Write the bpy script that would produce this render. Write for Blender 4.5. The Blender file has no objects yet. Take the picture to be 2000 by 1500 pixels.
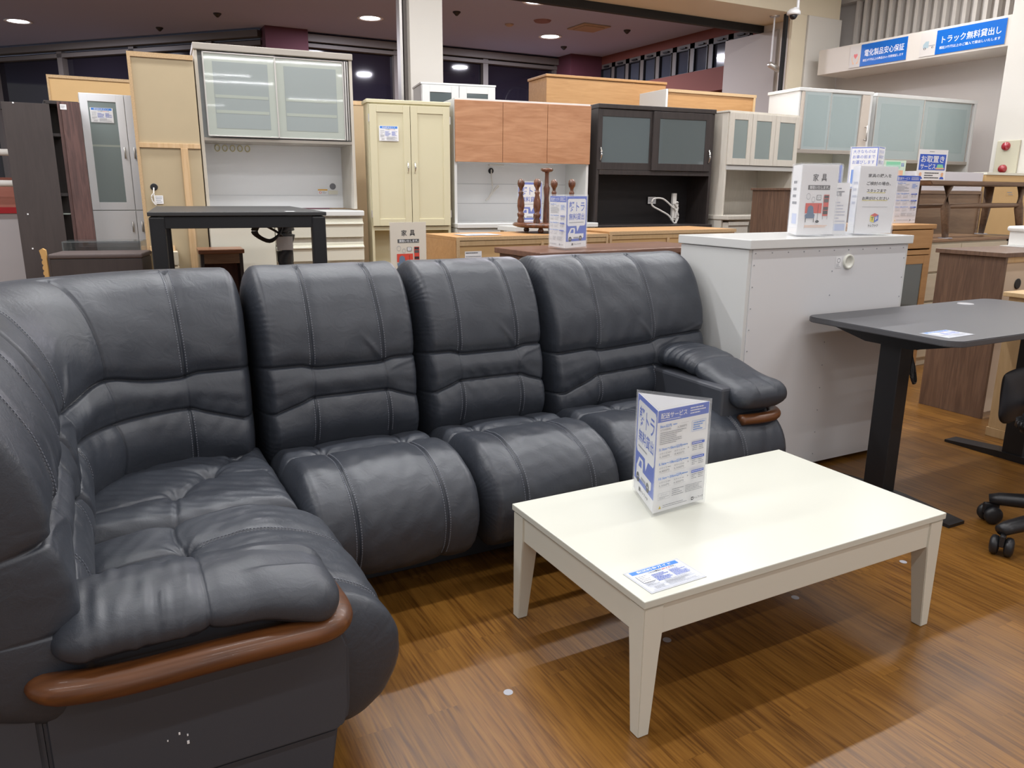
import bpy, bmesh, math, random
import numpy as np
from mathutils import Vector, Matrix

random.seed(7)
scn = bpy.context.scene
COL = scn.collection
R = math.radians

# ---------------------------------------------------------------- camera
cam_d = bpy.data.cameras.new('camera')
cam_d.sensor_fit = 'HORIZONTAL'
cam_d.sensor_width = 36.0
cam_d.lens = 36.0 * 1500 / 2000
cam_d.clip_end = 100
cam = bpy.data.objects.new('camera', cam_d)
COL.objects.link(cam)
YAW, PITCH, ROLL, EYE = 0.4921, 0.2452, -0.0074, 1.172
f = Vector((math.sin(YAW) * math.cos(PITCH), math.cos(YAW) * math.cos(PITCH), -math.sin(PITCH)))
r = Vector((math.cos(YAW), -math.sin(YAW), 0))
d = f.cross(r)
c_, s_ = math.cos(ROLL), math.sin(ROLL)
r2 = r * c_ + d * s_
d2 = d * c_ - r * s_
cam.matrix_world = Matrix(((r2.x, -d2.x, -f.x, 0), (r2.y, -d2.y, -f.y, 0), (r2.z, -d2.z, -f.z, EYE), (0, 0, 0, 1)))
scn.camera = cam

# ---------------------------------------------------------------- view + world
scn.view_settings.view_transform = 'Standard'
scn.view_settings.look = 'None'
scn.view_settings.gamma = 1.0
scn.view_settings.use_curve_mapping = False
scn.view_settings.exposure = 0.0
w = bpy.data.worlds.new('store_interior')
scn.world = w
w.use_nodes = True
w.node_tree.nodes['Background'].inputs[0].default_value = (0.93, 0.94, 1.0, 1)
w.node_tree.nodes['Background'].inputs[1].default_value = 0.42

# ---------------------------------------------------------------- lights: tube rows under the near ceiling, right column added as fill
def area(name, loc, sx, sy, power, col=(0.97, 0.98, 1.0), rot=(0, 0, 0)):
    l = bpy.data.lights.new(name, 'AREA')
    l.shape = 'RECTANGLE'; l.size = sx; l.size_y = sy
    l.energy = power; l.color = col
    o = bpy.data.objects.new(name, l)
    o.location = loc; o.rotation_euler = rot
    COL.objects.link(o)
    return o

for y, p in ((-2.2, 18), (-0.4, 24), (1.5, 30), (3.3, 46), (4.9, 60)):
    for x in (-1.6, 1.5, 4.6, 6.7):  # last column, shorter and dimmer, is added fill to brighten the right wall
        if x > 6 and y < 0: continue
        area('tube_and_fill_glow', (x, y, 3.46), 2.3 if x < 6 else 1.4, 0.07, p * (1 if x < 6 else .45))
for x, y, sx in ((1.6, -5.0, 2.6), (-0.4, -7.2, 3.4), (0.6, -8.3, 2.4), (4.2, -6.4, 2.4), (-1.0, -13.5, 3.4), (4.0, -11.0, 3.4)):
    area('tube_and_fill_glow', (x, y, 3.46), sx, 0.07, 46)

# ================================================================ helpers
MATS = {}
def mat(name, col, rough=0.5, spec=0.5, metal=0.0, bump=None, trans=0.0, emis=None, coat=0.0, alpha=1.0, var=0.0, vscale=8.0):
    if name in MATS: return MATS[name]
    m = bpy.data.materials.new(name); m.use_nodes = True
    nt = m.node_tree; b = nt.nodes['Principled BSDF']
    b.inputs['Base Color'].default_value = (*col, 1)
    b.inputs['Roughness'].default_value = rough
    b.inputs['Specular IOR Level'].default_value = spec
    b.inputs['Metallic'].default_value = metal
    b.inputs['Transmission Weight'].default_value = trans
    b.inputs['Coat Weight'].default_value = coat
    b.inputs['Alpha'].default_value = alpha
    if emis:
        b.inputs['Emission Color'].default_value = (*emis[0], 1)
        b.inputs['Emission Strength'].default_value = emis[1]
    tc = nt.nodes.new('ShaderNodeTexCoord')
    if var > 0:
        n = nt.nodes.new('ShaderNodeTexNoise'); n.inputs['Scale'].default_value = vscale; n.inputs['Detail'].default_value = 4
        nt.links.new(tc.outputs['Object'], n.inputs['Vector'])
        mx = nt.nodes.new('ShaderNodeMix'); mx.data_type = 'RGBA'
        mx.inputs[6].default_value = (*[max(0, c * (1 - var)) for c in col], 1)
        mx.inputs[7].default_value = (*[min(1, c * (1 + var)) for c in col], 1)
        nt.links.new(n.outputs['Fac'], mx.inputs[0]); nt.links.new(mx.outputs[2], b.inputs['Base Color'])
    if bump:
        n = nt.nodes.new('ShaderNodeTexNoise'); n.inputs['Scale'].default_value = bump[0]; n.inputs['Detail'].default_value = 3
        nt.links.new(tc.outputs['Object'], n.inputs['Vector'])
        bp = nt.nodes.new('ShaderNodeBump'); bp.inputs['Strength'].default_value = bump[1]; bp.inputs['Distance'].default_value = 0.002
        nt.links.new(n.outputs['Fac'], bp.inputs['Height']); nt.links.new(bp.outputs[0], b.inputs['Normal'])
    MATS[name] = m
    return m

def wood(name, c1, c2, axis='z', scale=1.0, rough=0.45, stretch=14.0, contrast=0.5, coat=0.0, spec=0.5):
    """veneer grain running along one object axis"""
    if name in MATS: return MATS[name]
    m = bpy.data.materials.new(name); m.use_nodes = True
    nt = m.node_tree; b = nt.nodes['Principled BSDF']; L = nt.links.new
    b.inputs['Roughness'].default_value = rough; b.inputs['Coat Weight'].default_value = coat
    b.inputs['Specular IOR Level'].default_value = spec
    tc = nt.nodes.new('ShaderNodeTexCoord'); mp = nt.nodes.new('ShaderNodeMapping')
    s = [stretch, stretch, stretch]; s['xyz'.index(axis)] = 1.0
    mp.inputs['Scale'].default_value = [v * scale for v in s]
    L(tc.outputs['Object'], mp.inputs['Vector'])
    n1 = nt.nodes.new('ShaderNodeTexNoise'); n1.inputs['Scale'].default_value = 3.0; n1.inputs['Detail'].default_value = 6; n1.inputs['Distortion'].default_value = 1.2
    L(mp.outputs[0], n1.inputs['Vector'])
    n2 = nt.nodes.new('ShaderNodeTexNoise'); n2.inputs['Scale'].default_value = 12.0; n2.inputs['Detail'].default_value = 3
    L(mp.outputs[0], n2.inputs['Vector'])
    ad = nt.nodes.new('ShaderNodeMath'); ad.operation = 'MULTIPLY_ADD'; ad.inputs[1].default_value = 0.35
    L(n2.outputs['Fac'], ad.inputs[0]); L(n1.outputs['Fac'], ad.inputs[2])
    cr = nt.nodes.new('ShaderNodeValToRGB')
    cr.color_ramp.elements[0].position = 0.67 - contrast * 0.3; cr.color_ramp.elements[1].position = 0.67 + contrast * 0.3
    cr.color_ramp.elements[0].color = (*c2, 1); cr.color_ramp.elements[1].color = (*c1, 1)
    L(ad.outputs[0], cr.inputs[0]); L(cr.outputs[0], b.inputs['Base Color'])
    MATS[name] = m
    return m

def link(name, me, m=None, parent=None, smooth=False):
    if m is not None:
        for q in (m if isinstance(m, (list, tuple)) else [m]): me.materials.append(q)
    if smooth: me.polygons.foreach_set('use_smooth', [True] * len(me.polygons))
    o = bpy.data.objects.new(name, me); COL.objects.link(o)
    if parent is not None: o.parent = parent
    return o

def thing(name, label, cat, loc=(0, 0, 0), rz=0.0, group=None):
    o = bpy.data.objects.new(name, None); COL.objects.link(o)
    o.empty_display_size = 0.05
    o.location = loc; o.rotation_euler = (0, 0, R(rz))
    o['label'] = label; o['category'] = cat
    if group: o['group'] = group
    return o

def tag(o, label, cat, group=None, loc=None):
    o['label'] = label; o['category'] = cat
    if group: o['group'] = group
    if loc: o.location = loc
    return o

def structure(o):
    o['kind'] = 'structure'; return o

def bbox(bm, x0, x1, y0, y1, z0, z1, bev=0.0, seg=2):
    t = bmesh.new()
    bmesh.ops.create_cube(t, size=1.0)
    bmesh.ops.scale(t, vec=(abs(x1 - x0), abs(y1 - y0), abs(z1 - z0)), verts=t.verts)
    bmesh.ops.translate(t, vec=((x0 + x1) / 2, (y0 + y1) / 2, (z0 + z1) / 2), verts=t.verts)
    if bev > 0:
        bmesh.ops.bevel(t, geom=t.edges[:], offset=bev, segments=seg, affect='EDGES', profile=0.5)
    me = bpy.data.meshes.new('tmp'); t.to_mesh(me); t.free(); bm.from_mesh(me); bpy.data.meshes.remove(me)

def fin(bm, name, m, parent=None, smooth=False, loc=None):
    me = bpy.data.meshes.new(name); bm.to_mesh(me); bm.free()
    o = link(name, me, m, parent, smooth)
    if loc: o.location = loc
    return o

def box(name, m, parent, *bs, bev=0.002):
    """one part made of one or more boxes (x0,x1,y0,y1,z0,z1)"""
    bm = bmesh.new()
    for b in bs: bbox(bm, *b[:6], bev=(b[6] if len(b) > 6 else bev))
    return fin(bm, name, m, parent)

def prism(bm, pts, axis, a0, a1):
    """closed outline extruded along an axis; pts are the two other coords in xyz order"""
    def P(u, v, a):
        return {'x': (a, u, v), 'y': (u, a, v), 'z': (u, v, a)}[axis]
    va = [bm.verts.new(P(u, v, a0)) for u, v in pts]
    vb = [bm.verts.new(P(u, v, a1)) for u, v in pts]
    n = len(pts)
    bm.faces.new(va); bm.faces.new(vb[::-1])
    for i in range(n): bm.faces.new((va[i], vb[i], vb[(i + 1) % n], va[(i + 1) % n]))
    bmesh.ops.recalc_face_normals(bm, faces=bm.faces)

def tube(bm, pts, rad, n=10, flat=1.0, closed_ends=True):
    """tube through points; rad number or list; flat squeezes it vertically"""
    pts = [Vector(p) for p in pts]
    rads = rad if isinstance(rad, (list, tuple)) else [rad] * len(pts)
    rings = []
    up = Vector((0, 0, 1))
    for i, p in enumerate(pts):
        t = (pts[min(i + 1, len(pts) - 1)] - pts[max(i - 1, 0)]).normalized()
        a = t.cross(up)
        if a.length < 1e-3: a = t.cross(Vector((0, 1, 0)))
        a.normalize(); b = a.cross(t).normalized()
        rings.append([bm.verts.new(p + a * math.cos(2 * math.pi * k / n) * rads[i] + b * math.sin(2 * math.pi * k / n) * rads[i] * flat) for k in range(n)])
    for i in range(len(rings) - 1):
        for k in range(n):
            bm.faces.new((rings[i][k], rings[i][(k + 1) % n], rings[i + 1][(k + 1) % n], rings[i + 1][k]))
    if closed_ends:
        bm.faces.new(rings[0][::-1]); bm.faces.new(rings[-1])
    bmesh.ops.recalc_face_normals(bm, faces=bm.faces)

def lathe(bm, prof, cx=0, cy=0, cz=0, n=24):
    """prof: (radius, z) from bottom to top"""
    rings = []
    for rr, z in prof:
        if rr < 1e-5: rings.append([bm.verts.new((cx, cy, cz + z))])
        else: rings.append([bm.verts.new((cx + rr * math.cos(2 * math.pi * k / n), cy + rr * math.sin(2 * math.pi * k / n), cz + z)) for k in range(n)])
    for a, b in zip(rings, rings[1:]):
        for k in range(n):
            k2 = (k + 1) % n
            if len(a) == 1 and len(b) == 1: continue
            if len(a) == 1: bm.faces.new((a[0], b[k2], b[k]))
            elif len(b) == 1: bm.faces.new((a[k], a[k2], b[0]))
            else: bm.faces.new((a[k], a[k2], b[k2], b[k]))
    bmesh.ops.recalc_face_normals(bm, faces=bm.faces)

def smooth_path(pts, n=6):
    out = []
    P = [Vector(p) for p in pts]
    for i in range(len(P) - 1):
        p0, p1, p2, p3 = P[max(i - 1, 0)], P[i], P[i + 1], P[min(i + 2, len(P) - 1)]
        for k in range(n):
            t = k / n
            out.append(0.5 * ((2 * p1) + (-p0 + p2) * t + (2 * p0 - 5 * p1 + 4 * p2 - p3) * t * t + (-p0 + 3 * p1 - 3 * p2 + p3) * t ** 3))
    out.append(P[-1])
    return out

# ---- flat printed sheets: paper plus ink, one mesh with several materials
FONTCACHE = {}
def text_mesh(body, bold):
    k = (body, bold)
    if k in FONTCACHE: return FONTCACHE[k]
    c = bpy.data.curves.new('lettering', 'FONT'); c.body = body; c.resolution_u = 2
    c.offset = 0.018 * bold
    o = bpy.data.objects.new('lettering', c); COL.objects.link(o)
    bpy.context.view_layer.update()
    me = bpy.data.meshes.new_from_object(o.evaluated_get(bpy.context.evaluated_depsgraph_get()))
    vs = [(v.co.x, v.co.y) for v in me.vertices]; fs = [tuple(p.vertices) for p in me.polygons]
    bpy.data.objects.remove(o); bpy.data.curves.remove(c); bpy.data.meshes.remove(me)
    FONTCACHE[k] = (vs, fs)
    return vs, fs

def sheet(name, w_, h_, items, parent=None, paper=None, thick=0.0008, back=False):
    """lies in local xz (x 0..w, z 0..h), faces -y. items in sheet fractions, z measured from the top."""
    paper = paper or M_paper
    V, F, MI = [], [], []
    mats_ = [paper]
    def mi(m):
        if m not in mats_: mats_.append(m)
        return mats_.index(m)
    def quad(x0, z0, x1, z1, y, k):
        n = len(V); V.extend([(x0, y, z0), (x1, y, z0), (x1, y, z1), (x0, y, z1)]); F.append((n, n + 1, n + 2, n + 3)); MI.append(k)
    n = 0
    V.extend([(0, 0, 0), (w_, 0, 0), (w_, 0, h_), (0, 0, h_), (0, thick, 0), (w_, thick, 0), (w_, thick, h_), (0, thick, h_)])
    F.extend([(0, 1, 2, 3), (5, 4, 7, 6), (4, 0, 3, 7), (1, 5, 6, 2), (3, 2, 6, 7), (4, 5, 1, 0)]); MI.extend([0] * 6)
    y = -0.0002
    for it in items:
        y -= 0.00012
        kind, m = it[0], it[-1]; k = mi(m)
        if kind == 'r':
            x0, z0, x1, z1 = it[1:5]
            quad(x0 * w_, (1 - z1) * h_, x1 * w_, (1 - z0) * h_, y, k)
        elif kind == 'p':
            n = len(V); pts = it[1]
            V.extend([(x * w_, y, (1 - z) * h_) for x, z in pts]); idx = list(range(n, n + len(pts)))
            ar = sum(pts[i][0] * pts[(i + 1) % len(pts)][1] - pts[(i + 1) % len(pts)][0] * pts[i][1] for i in range(len(pts)))
            F.append(tuple(idx if ar < 0 else idx[::-1])); MI.append(k)
        elif kind == 'l':      # small print: rows of short dashes
            x0, z0, x1, z1, rows = it[1:6]
            rh = (z1 - z0) / rows
            for i in range(rows):
                xe = x1 - (x1 - x0) * random.choice((0, 0.05, 0.2, 0.4)); x = x0
                while x < xe - 0.004:
                    wd = random.uniform(0.012, 0.05); x2 = min(x + wd, xe)
                    quad(x * w_, (1 - (z0 + (i + 0.65) * rh)) * h_, x2 * w_, (1 - (z0 + (i + 0.25) * rh)) * h_, y, k); x = x2 + 0.006
        elif kind == 't':
            body, x0, z0, x1, z1 = it[1:6]; bold = it[6] if len(it) > 7 else 0.6
            vs, fs = text_mesh(body, bold)
            if not vs: continue
            xs = [v[0] for v in vs]; ys = [v[1] for v in vs]
            sx = (x1 - x0) * w_ / (max(xs) - min(xs)); sy = (z1 - z0) * h_ / (max(ys) - min(ys))
            n = len(V)
            V.extend([(x0 * w_ + (vx - min(xs)) * sx, y, (1 - z1) * h_ + (vy - min(ys)) * sy) for vx, vy in vs])
            flip = sx < 0
            F.extend([tuple(n + q for q in (f_[::-1] if flip else f_)) for f_ in fs]); MI.extend([k] * len(fs))
        elif kind == 'o':      # ring outline
            cx, cz, rx, rz, t = it[1:6]; N = 24; n = len(V)
            for i in range(N):
                a = 2 * math.pi * i / N
                V.append(((cx + rx * math.cos(a)) * w_, y, (1 - cz + rz * math.sin(a)) * h_))
                V.append(((cx + (rx - t) * math.cos(a)) * w_, y, (1 - cz + (rz - t) * math.sin(a)) * h_))
            for i in range(N):
                j = (i + 1) % N
                F.append((n + 2 * i, n + 2 * j, n + 2 * j + 1, n + 2 * i + 1)); MI.append(k)
    me = bpy.data.meshes.new(name); me.from_pydata(V, [], F)
    for m in mats_: me.materials.append(m)
    me.polygons.foreach_set('material_index', MI)
    o = bpy.data.objects.new(name, me); COL.objects.link(o)
    if parent is not None: o.parent = parent
    return o

# ================================================================ materials
M_paper = mat('white_paper', (0.86, 0.86, 0.87), 0.45)
M_ink = mat('black_ink', (0.03, 0.03, 0.035), 0.5)
M_grey_ink = mat('grey_ink', (0.32, 0.33, 0.36), 0.5)
M_blue = mat('blue_ink', (0.045, 0.12, 0.58), 0.4)
M_blue2 = mat('bright_blue_ink', (0.06, 0.24, 0.72), 0.4)
M_signblue = mat('sign_blue', (0.0, 0.12, 0.50), 0.35)
M_red = mat('red_ink', (0.72, 0.08, 0.05), 0.45)
M_yellow = mat('yellow_ink', (0.85, 0.75, 0.05), 0.45)
M_green = mat('green_ink', (0.25, 0.65, 0.42), 0.45)
M_orange = mat('orange_ink', (0.85, 0.45, 0.05), 0.45)
M_skin = mat('pale_orange_ink', (0.8, 0.48, 0.3), 0.45)
M_white = mat('white_lacquer', (0.71, 0.715, 0.70), 0.22, bump=(60, 0.02))
M_cream = mat('cream_lacquer', (0.77, 0.75, 0.64), 0.35, bump=(90, 0.03))
M_tabletop = mat('table_ivory_top', (0.66, 0.665, 0.585), 0.3)
M_tableleg = mat('table_ivory_legs', (0.70, 0.68, 0.585), 0.35, bump=(80, 0.03))
M_black = mat('black_powder_coat', (0.012, 0.012, 0.014), 0.45)
M_blackdesk = mat('charcoal_desk_top', (0.085, 0.085, 0.092), 0.42, bump=(300, 0.05))
M_plastic = mat('black_plastic', (0.014, 0.014, 0.016), 0.38, bump=(400, 0.08))
M_chrome = mat('chrome', (0.8, 0.8, 0.8), 0.15, metal=1.0)
M_alu = mat('brushed_aluminium', (0.62, 0.60, 0.57), 0.35, metal=0.7)
M_darktrim = mat('dark_trim', (0.02, 0.02, 0.02), 0.9)  # near-black finish of the beam's header trim and the strip by the column
M_acryl = mat('clear_acrylic', (0.90, 0.92, 0.95), 0.04, alpha=0.10)
M_frost = mat('frosted_glass', (0.30, 0.34, 0.335), 0.35, coat=1.0)
M_frost2 = mat('frosted_glass_pale', (0.38, 0.45, 0.455), 0.3, coat=1.0)
M_frostshelf = mat('frosted_glass_shelf_band', (0.38, 0.42, 0.37), 0.35, coat=1.0)
M_frostedge = mat('frosted_glass_frame_band', (0.42, 0.46, 0.41), 0.35, coat=1.0)
M_darkglass = mat('dark_smoked_glass', (0.10, 0.125, 0.13), 0.04, coat=1.0)
M_darkwood = wood('dark_espresso_laminate', (0.045, 0.036, 0.034), (0.032, 0.026, 0.025), 'z', 1.0, 0.4, 10)
M_espresso = wood('espresso_panel', (0.060, 0.047, 0.044), (0.050, 0.039, 0.037), 'z', 1.0, 0.5, 10)
M_plum = wood('reddish_brown_panel', (0.155, 0.085, 0.075), (0.09, 0.052, 0.048), 'z', 1.2, 0.4, 12)
M_walnut = wood('walnut_veneer', (0.165, 0.098, 0.065), (0.105, 0.062, 0.043), 'z', 1.0, 0.4, 14)
M_cherry = wood('cherry_veneer', (0.54, 0.285, 0.155), (0.42, 0.20, 0.10), 'x', 1.0, 0.38, 7, 0.6)
M_oak = wood('honey_wood', (0.52, 0.29, 0.12), (0.43, 0.225, 0.085), 'x', 1.0, 0.45, 10, 0.8)
M_maple = wood('pale_maple', (0.62, 0.44, 0.24), (0.53, 0.36, 0.18), 'z', 1.0, 0.45, 10, 0.8)
M_ply = mat('beige_back_board', (0.50, 0.37, 0.22), 0.7, var=0.05)
M_ply2 = mat('tan_back_board', (0.62, 0.41, 0.19), 0.7, var=0.05)
M_ply3 = mat('olive_beige_back_board', (0.47, 0.38, 0.24), 0.6, var=0.04)
M_chip = mat('raw_chipboard', (0.52, 0.36, 0.20), 0.8, var=0.35, vscale=160)
M_pine = wood('raw_pine', (0.66, 0.46, 0.26), (0.56, 0.37, 0.19), 'z', 1.0, 0.6, 14)
M_butter = mat('buttermilk_paint', (0.66, 0.61, 0.42), 0.4)
M_drawer = wood('pale_ash_drawer', (0.66, 0.58, 0.44), (0.60, 0.52, 0.39), 'x', 1.0, 0.45, 10, 0.8)
M_benchwood = wood('greyish_brown_oak', (0.24, 0.15, 0.095), (0.17, 0.105, 0.065), 'x', 1.0, 0.5, 10)
M_turned = wood('turned_dark_wood', (0.17, 0.062, 0.03), (0.07, 0.026, 0.014), 'z', 1.5, 0.25, 8, coat=0.5)
M_wallwhite = mat('wall_white_paint', (0.64, 0.61, 0.56), 0.7, bump=(200, 0.03))
M_wallgrey = mat('wall_grey_paint', (0.60, 0.565, 0.53), 0.8, bump=(200, 0.03))
M_walllight = mat('ledge_white_paint', (0.66, 0.61, 0.555), 0.7)
M_beam = mat('beam_cream_paint', (0.68, 0.60, 0.45), 0.7)
M_maroon = mat('maroon_paint', (0.15, 0.042, 0.030), 0.75)
M_maroon_dark = mat('dark_maroon_paint', (0.085, 0.022, 0.035), 0.75)
M_purple = mat('mauve_ceiling_paint', (0.37, 0.41, 0.60), 0.8)
M_frame = mat('dark_window_frame', (0.13, 0.115, 0.105), 0.5)
M_night = mat('night_glass', (0.012, 0.010, 0.016), 0.05)
M_sticker = mat('grey_tape', (0.42, 0.43, 0.48), 0.35)
M_cable_w = mat('white_cable', (0.72, 0.70, 0.66), 0.4)
M_lamp = mat('downlight_lens', (1, 1, 1), 0.5, emis=((0.93, 0.93, 1.0), 9.0))
M_bulbred = mat('red_lens', (0.30, 0.01, 0.02), 0.12, coat=1.0)
M_ivoryplastic = mat('ivory_metal_plate', (0.52, 0.49, 0.38), 0.45)
M_stitch = mat('leather_thread', (0.16, 0.17, 0.20), 0.6)
M_railwood = wood('polished_reddish_rail', (0.150, 0.052, 0.014), (0.080, 0.027, 0.008), 'x', 1.3, 0.38, 10, 0.7, coat=0.15)

def leather():
    m = bpy.data.materials.new('slate_blue_leather'); m.use_nodes = True
    nt = m.node_tree; b = nt.nodes['Principled BSDF']; L = nt.links.new
    b.inputs['Roughness'].default_value = 0.43; b.inputs['Specular IOR Level'].default_value = 0.55
    tc = nt.nodes.new('ShaderNodeTexCoord')
    n = nt.nodes.new('ShaderNodeTexNoise'); n.inputs['Scale'].default_value = 5; n.inputs['Detail'].default_value = 5
    L(tc.outputs['Object'], n.inputs['Vector'])
    mx = nt.nodes.new('ShaderNodeMix'); mx.data_type = 'RGBA'
    mx.inputs[6].default_value = (0.031, 0.036, 0.047, 1); mx.inputs[7].default_value = (0.043, 0.049, 0.062, 1)
    L(n.outputs['Fac'], mx.inputs[0]); L(mx.outputs[2], b.inputs['Base Color'])
    rr = nt.nodes.new('ShaderNodeMapRange'); rr.inputs[3].default_value = 0.36; rr.inputs[4].default_value = 0.50
    L(n.outputs['Fac'], rr.inputs[0]); L(rr.outputs[0], b.inputs['Roughness'])
    v = nt.nodes.new('ShaderNodeTexVoronoi'); v.inputs['Scale'].default_value = 420
    L(tc.outputs['Object'], v.inputs['Vector'])
    b1 = nt.nodes.new('ShaderNodeBump'); b1.inputs['Strength'].default_value = 0.12; b1.inputs['Distance'].default_value = 0.001
    L(v.outputs['Distance'], b1.inputs['Height'])
    n2 = nt.nodes.new('ShaderNodeTexNoise'); n2.inputs['Scale'].default_value = 26; n2.inputs['Detail'].default_value = 4; n2.inputs['Distortion'].default_value = 1.5
    L(tc.outputs['Object'], n2.inputs['Vector'])
    b2 = nt.nodes.new('ShaderNodeBump'); b2.inputs['Strength'].default_value = 0.22; b2.inputs['Distance'].default_value = 0.006
    L(n2.outputs['Fac'], b2.inputs['Height']); L(b1.outputs[0], b2.inputs['Normal']); L(b2.outputs[0], b.inputs['Normal'])
    return m
M_leather = leather()
M_vinyl = mat('slate_vinyl_side', (0.050, 0.054, 0.066), 0.5, bump=(500, 0.1))

def floor_mat():
    m = bpy.data.materials.new('oak_plank_vinyl'); m.use_nodes = True
    nt = m.node_tree; b = nt.nodes['Principled BSDF']; L = nt.links.new; b.inputs['Specular IOR Level'].default_value = 0.38
    tc = nt.nodes.new('ShaderNodeTexCoord')
    mp = nt.nodes.new('ShaderNodeMapping'); mp.inputs['Rotation'].default_value = (0, 0, R(90)); mp.inputs['Location'].default_value = (0.2, 0.02, 0)
    L(tc.outputs['Object'], mp.inputs['Vector'])
    br = nt.nodes.new('ShaderNodeTexBrick')
    br.inputs['Scale'].default_value = 1.0; br.inputs['Brick Width'].default_value = 0.62; br.inputs['Row Height'].default_value = 0.082
    br.inputs['Mortar Size'].default_value = 0.0004; br.inputs['Bias'].default_value = 0.0; br.offset = 0.37; br.offset_frequency = 2
    br.inputs['Color1'].default_value = (0.0, 0.0, 0.0, 1); br.inputs['Color2'].default_value = (1, 1, 1, 1); br.inputs['Mortar'].default_value = (0.3, 0.3, 0.3, 1)
    L(mp.outputs[0], br.inputs['Vector'])
    # shift the grain from plank to plank
    sh = nt.nodes.new('ShaderNodeVectorMath'); sh.operation = 'MULTIPLY_ADD'; sh.inputs[1].default_value = (13.0, 7.0, 3.0)
    L(br.outputs['Color'], sh.inputs[0]); L(tc.outputs['Object'], sh.inputs[2])
    m2 = nt.nodes.new('ShaderNodeMapping'); m2.inputs['Scale'].default_value = (22, 1.6, 1)
    L(sh.outputs[0], m2.inputs['Vector'])
    n1 = nt.nodes.new('ShaderNodeTexNoise'); n1.inputs['Scale'].default_value = 1.0; n1.inputs['Detail'].default_value = 3; n1.inputs['Distortion'].default_value = 0.6
    L(m2.outputs[0], n1.inputs['Vector'])
    # ring lines out of the noise field
    mu = nt.nodes.new('ShaderNodeMath'); mu.operation = 'MULTIPLY'; mu.inputs[1].default_value = 30
    sn = nt.nodes.new('ShaderNodeMath'); sn.operation = 'SINE'
    L(n1.outputs['Fac'], mu.inputs[0]); L(mu.outputs[0], sn.inputs[0])
    m3 = nt.nodes.new('ShaderNodeMapping'); m3.inputs['Scale'].default_value = (170, 6, 1)
    L(sh.outputs[0], m3.inputs['Vector'])
    n3 = nt.nodes.new('ShaderNodeTexNoise'); n3.inputs['Scale'].default_value = 1.0; n3.inputs['Detail'].default_value = 2
    L(m3.outputs[0], n3.inputs['Vector'])
    a1 = nt.nodes.new('ShaderNodeMath'); a1.operation = 'MULTIPLY_ADD'; a1.inputs[1].default_value = 0.10; L(sn.outputs[0], a1.inputs[0]); L(n3.outputs['Fac'], a1.inputs[2])
    cr = nt.nodes.new('ShaderNodeValToRGB')
    e = cr.color_ramp.elements
    e[0].position = 0.22; e[0].color = (0.105, 0.042, 0.008, 1)
    e[1].position = 0.84; e[1].color = (0.270, 0.128, 0.026, 1)
    q = e.new(0.5); q.color = (0.200, 0.090, 0.017, 1)
    L(a1.outputs[0], cr.inputs[0])
    # per-plank tone
    mx = nt.nodes.new('ShaderNodeMix'); mx.data_type = 'RGBA'; mx.blend_type = 'MULTIPLY'; mx.inputs[0].default_value = 1.0
    c2 = nt.nodes.new('ShaderNodeValToRGB'); c2.color_ramp.elements[0].color = (0.80, 0.77, 0.75, 1); c2.color_ramp.elements[1].color = (1.12, 1.10, 1.05, 1)
    L(br.outputs['Color'], c2.inputs[0]); L(cr.outputs[0], mx.inputs[6]); L(c2.outputs[0], mx.inputs[7])
    L(mx.outputs[2], b.inputs['Base Color'])
    n4 = nt.nodes.new('ShaderNodeTexNoise'); n4.inputs['Scale'].default_value = 3.0; n4.inputs['Detail'].default_value = 5
    L(tc.outputs['Object'], n4.inputs['Vector'])
    rr = nt.nodes.new('ShaderNodeMapRange'); rr.inputs[3].default_value = 0.26; rr.inputs[4].default_value = 0.40
    L(n4.outputs['Fac'], rr.inputs[0]); L(rr.outputs[0], b.inputs['Roughness'])
    n5 = nt.nodes.new('ShaderNodeTexNoise'); n5.inputs['Scale'].default_value = 130; n5.inputs['Detail'].default_value = 2
    L(tc.outputs['Object'], n5.inputs['Vector'])
    bp = nt.nodes.new('ShaderNodeBump'); bp.inputs['Strength'].default_value = 0.10; bp.inputs['Distance'].default_value = 0.002
    L(n5.outputs['Fac'], bp.inputs['Height']); L(bp.outputs[0], b.inputs['Normal'])
    return m

# ================================================================ the room
structure(box('floor', floor_mat(), None, (-6, 12, -17, 18, -0.1, 0), bev=0))
# near ceiling of the sales floor, front of the dropped beam
structure(box('ceiling', mat('near_ceiling_white', (0.75, 0.74, 0.71), 0.8), None, (-6, 7.8, -17, 6.64, 3.55, 3.65), bev=0))
structure(box('ceiling_far', M_purple, None, (-6, 8.3, 7.3, 18, 3.4, 3.5), bev=0))
# cream beam between both zones
structure(box('trim_1', M_beam, None, (-6, 7.77, 6.64, 7.3, 3.1, 3.66), bev=0.004))
structure(box('trim_2', M_darktrim, None, (-6, 7.77, 7.301, 7.36, 3.02, 3.40), bev=0))
# free-standing square post below the beam line
structure(box('trim_3', M_wallwhite, None, (2.555, 2.86, 6.66, 6.96, 0, 3.1), bev=0.003))
structure(box('trim_4', M_frame, None, (2.525, 2.552, 6.72, 6.82, 0, 3.1), bev=0))
structure(box('trim_5', M_alu, None, (2.49, 2.512, 6.72, 6.80, 0, 3.1), bev=0))
# column under the right end of the beam
structure(box('wall_column', M_wallwhite, None, (7.27, 7.80, 6.63, 7.3, 0, 3.1), bev=0.003))
structure(box('trim_6', M_beam, None, (7.03, 7.25, 6.64, 6.68, 0, 3.1), (7.25, 7.268, 6.66, 6.7, 0, 3.1), bev=0))
structure(box('trim_7', M_darktrim, None, (6.995, 7.028, 6.70, 6.74, 0, 3.1), bev=0))
# grey partition seen through the opening next to the column
structure(box('wall_partition', mat('partition_grey_paint', (.38, .355, .33), .8), None, (7.235, 7.275, 7.05, 7.9, 0, 3.02), bev=0))
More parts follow.
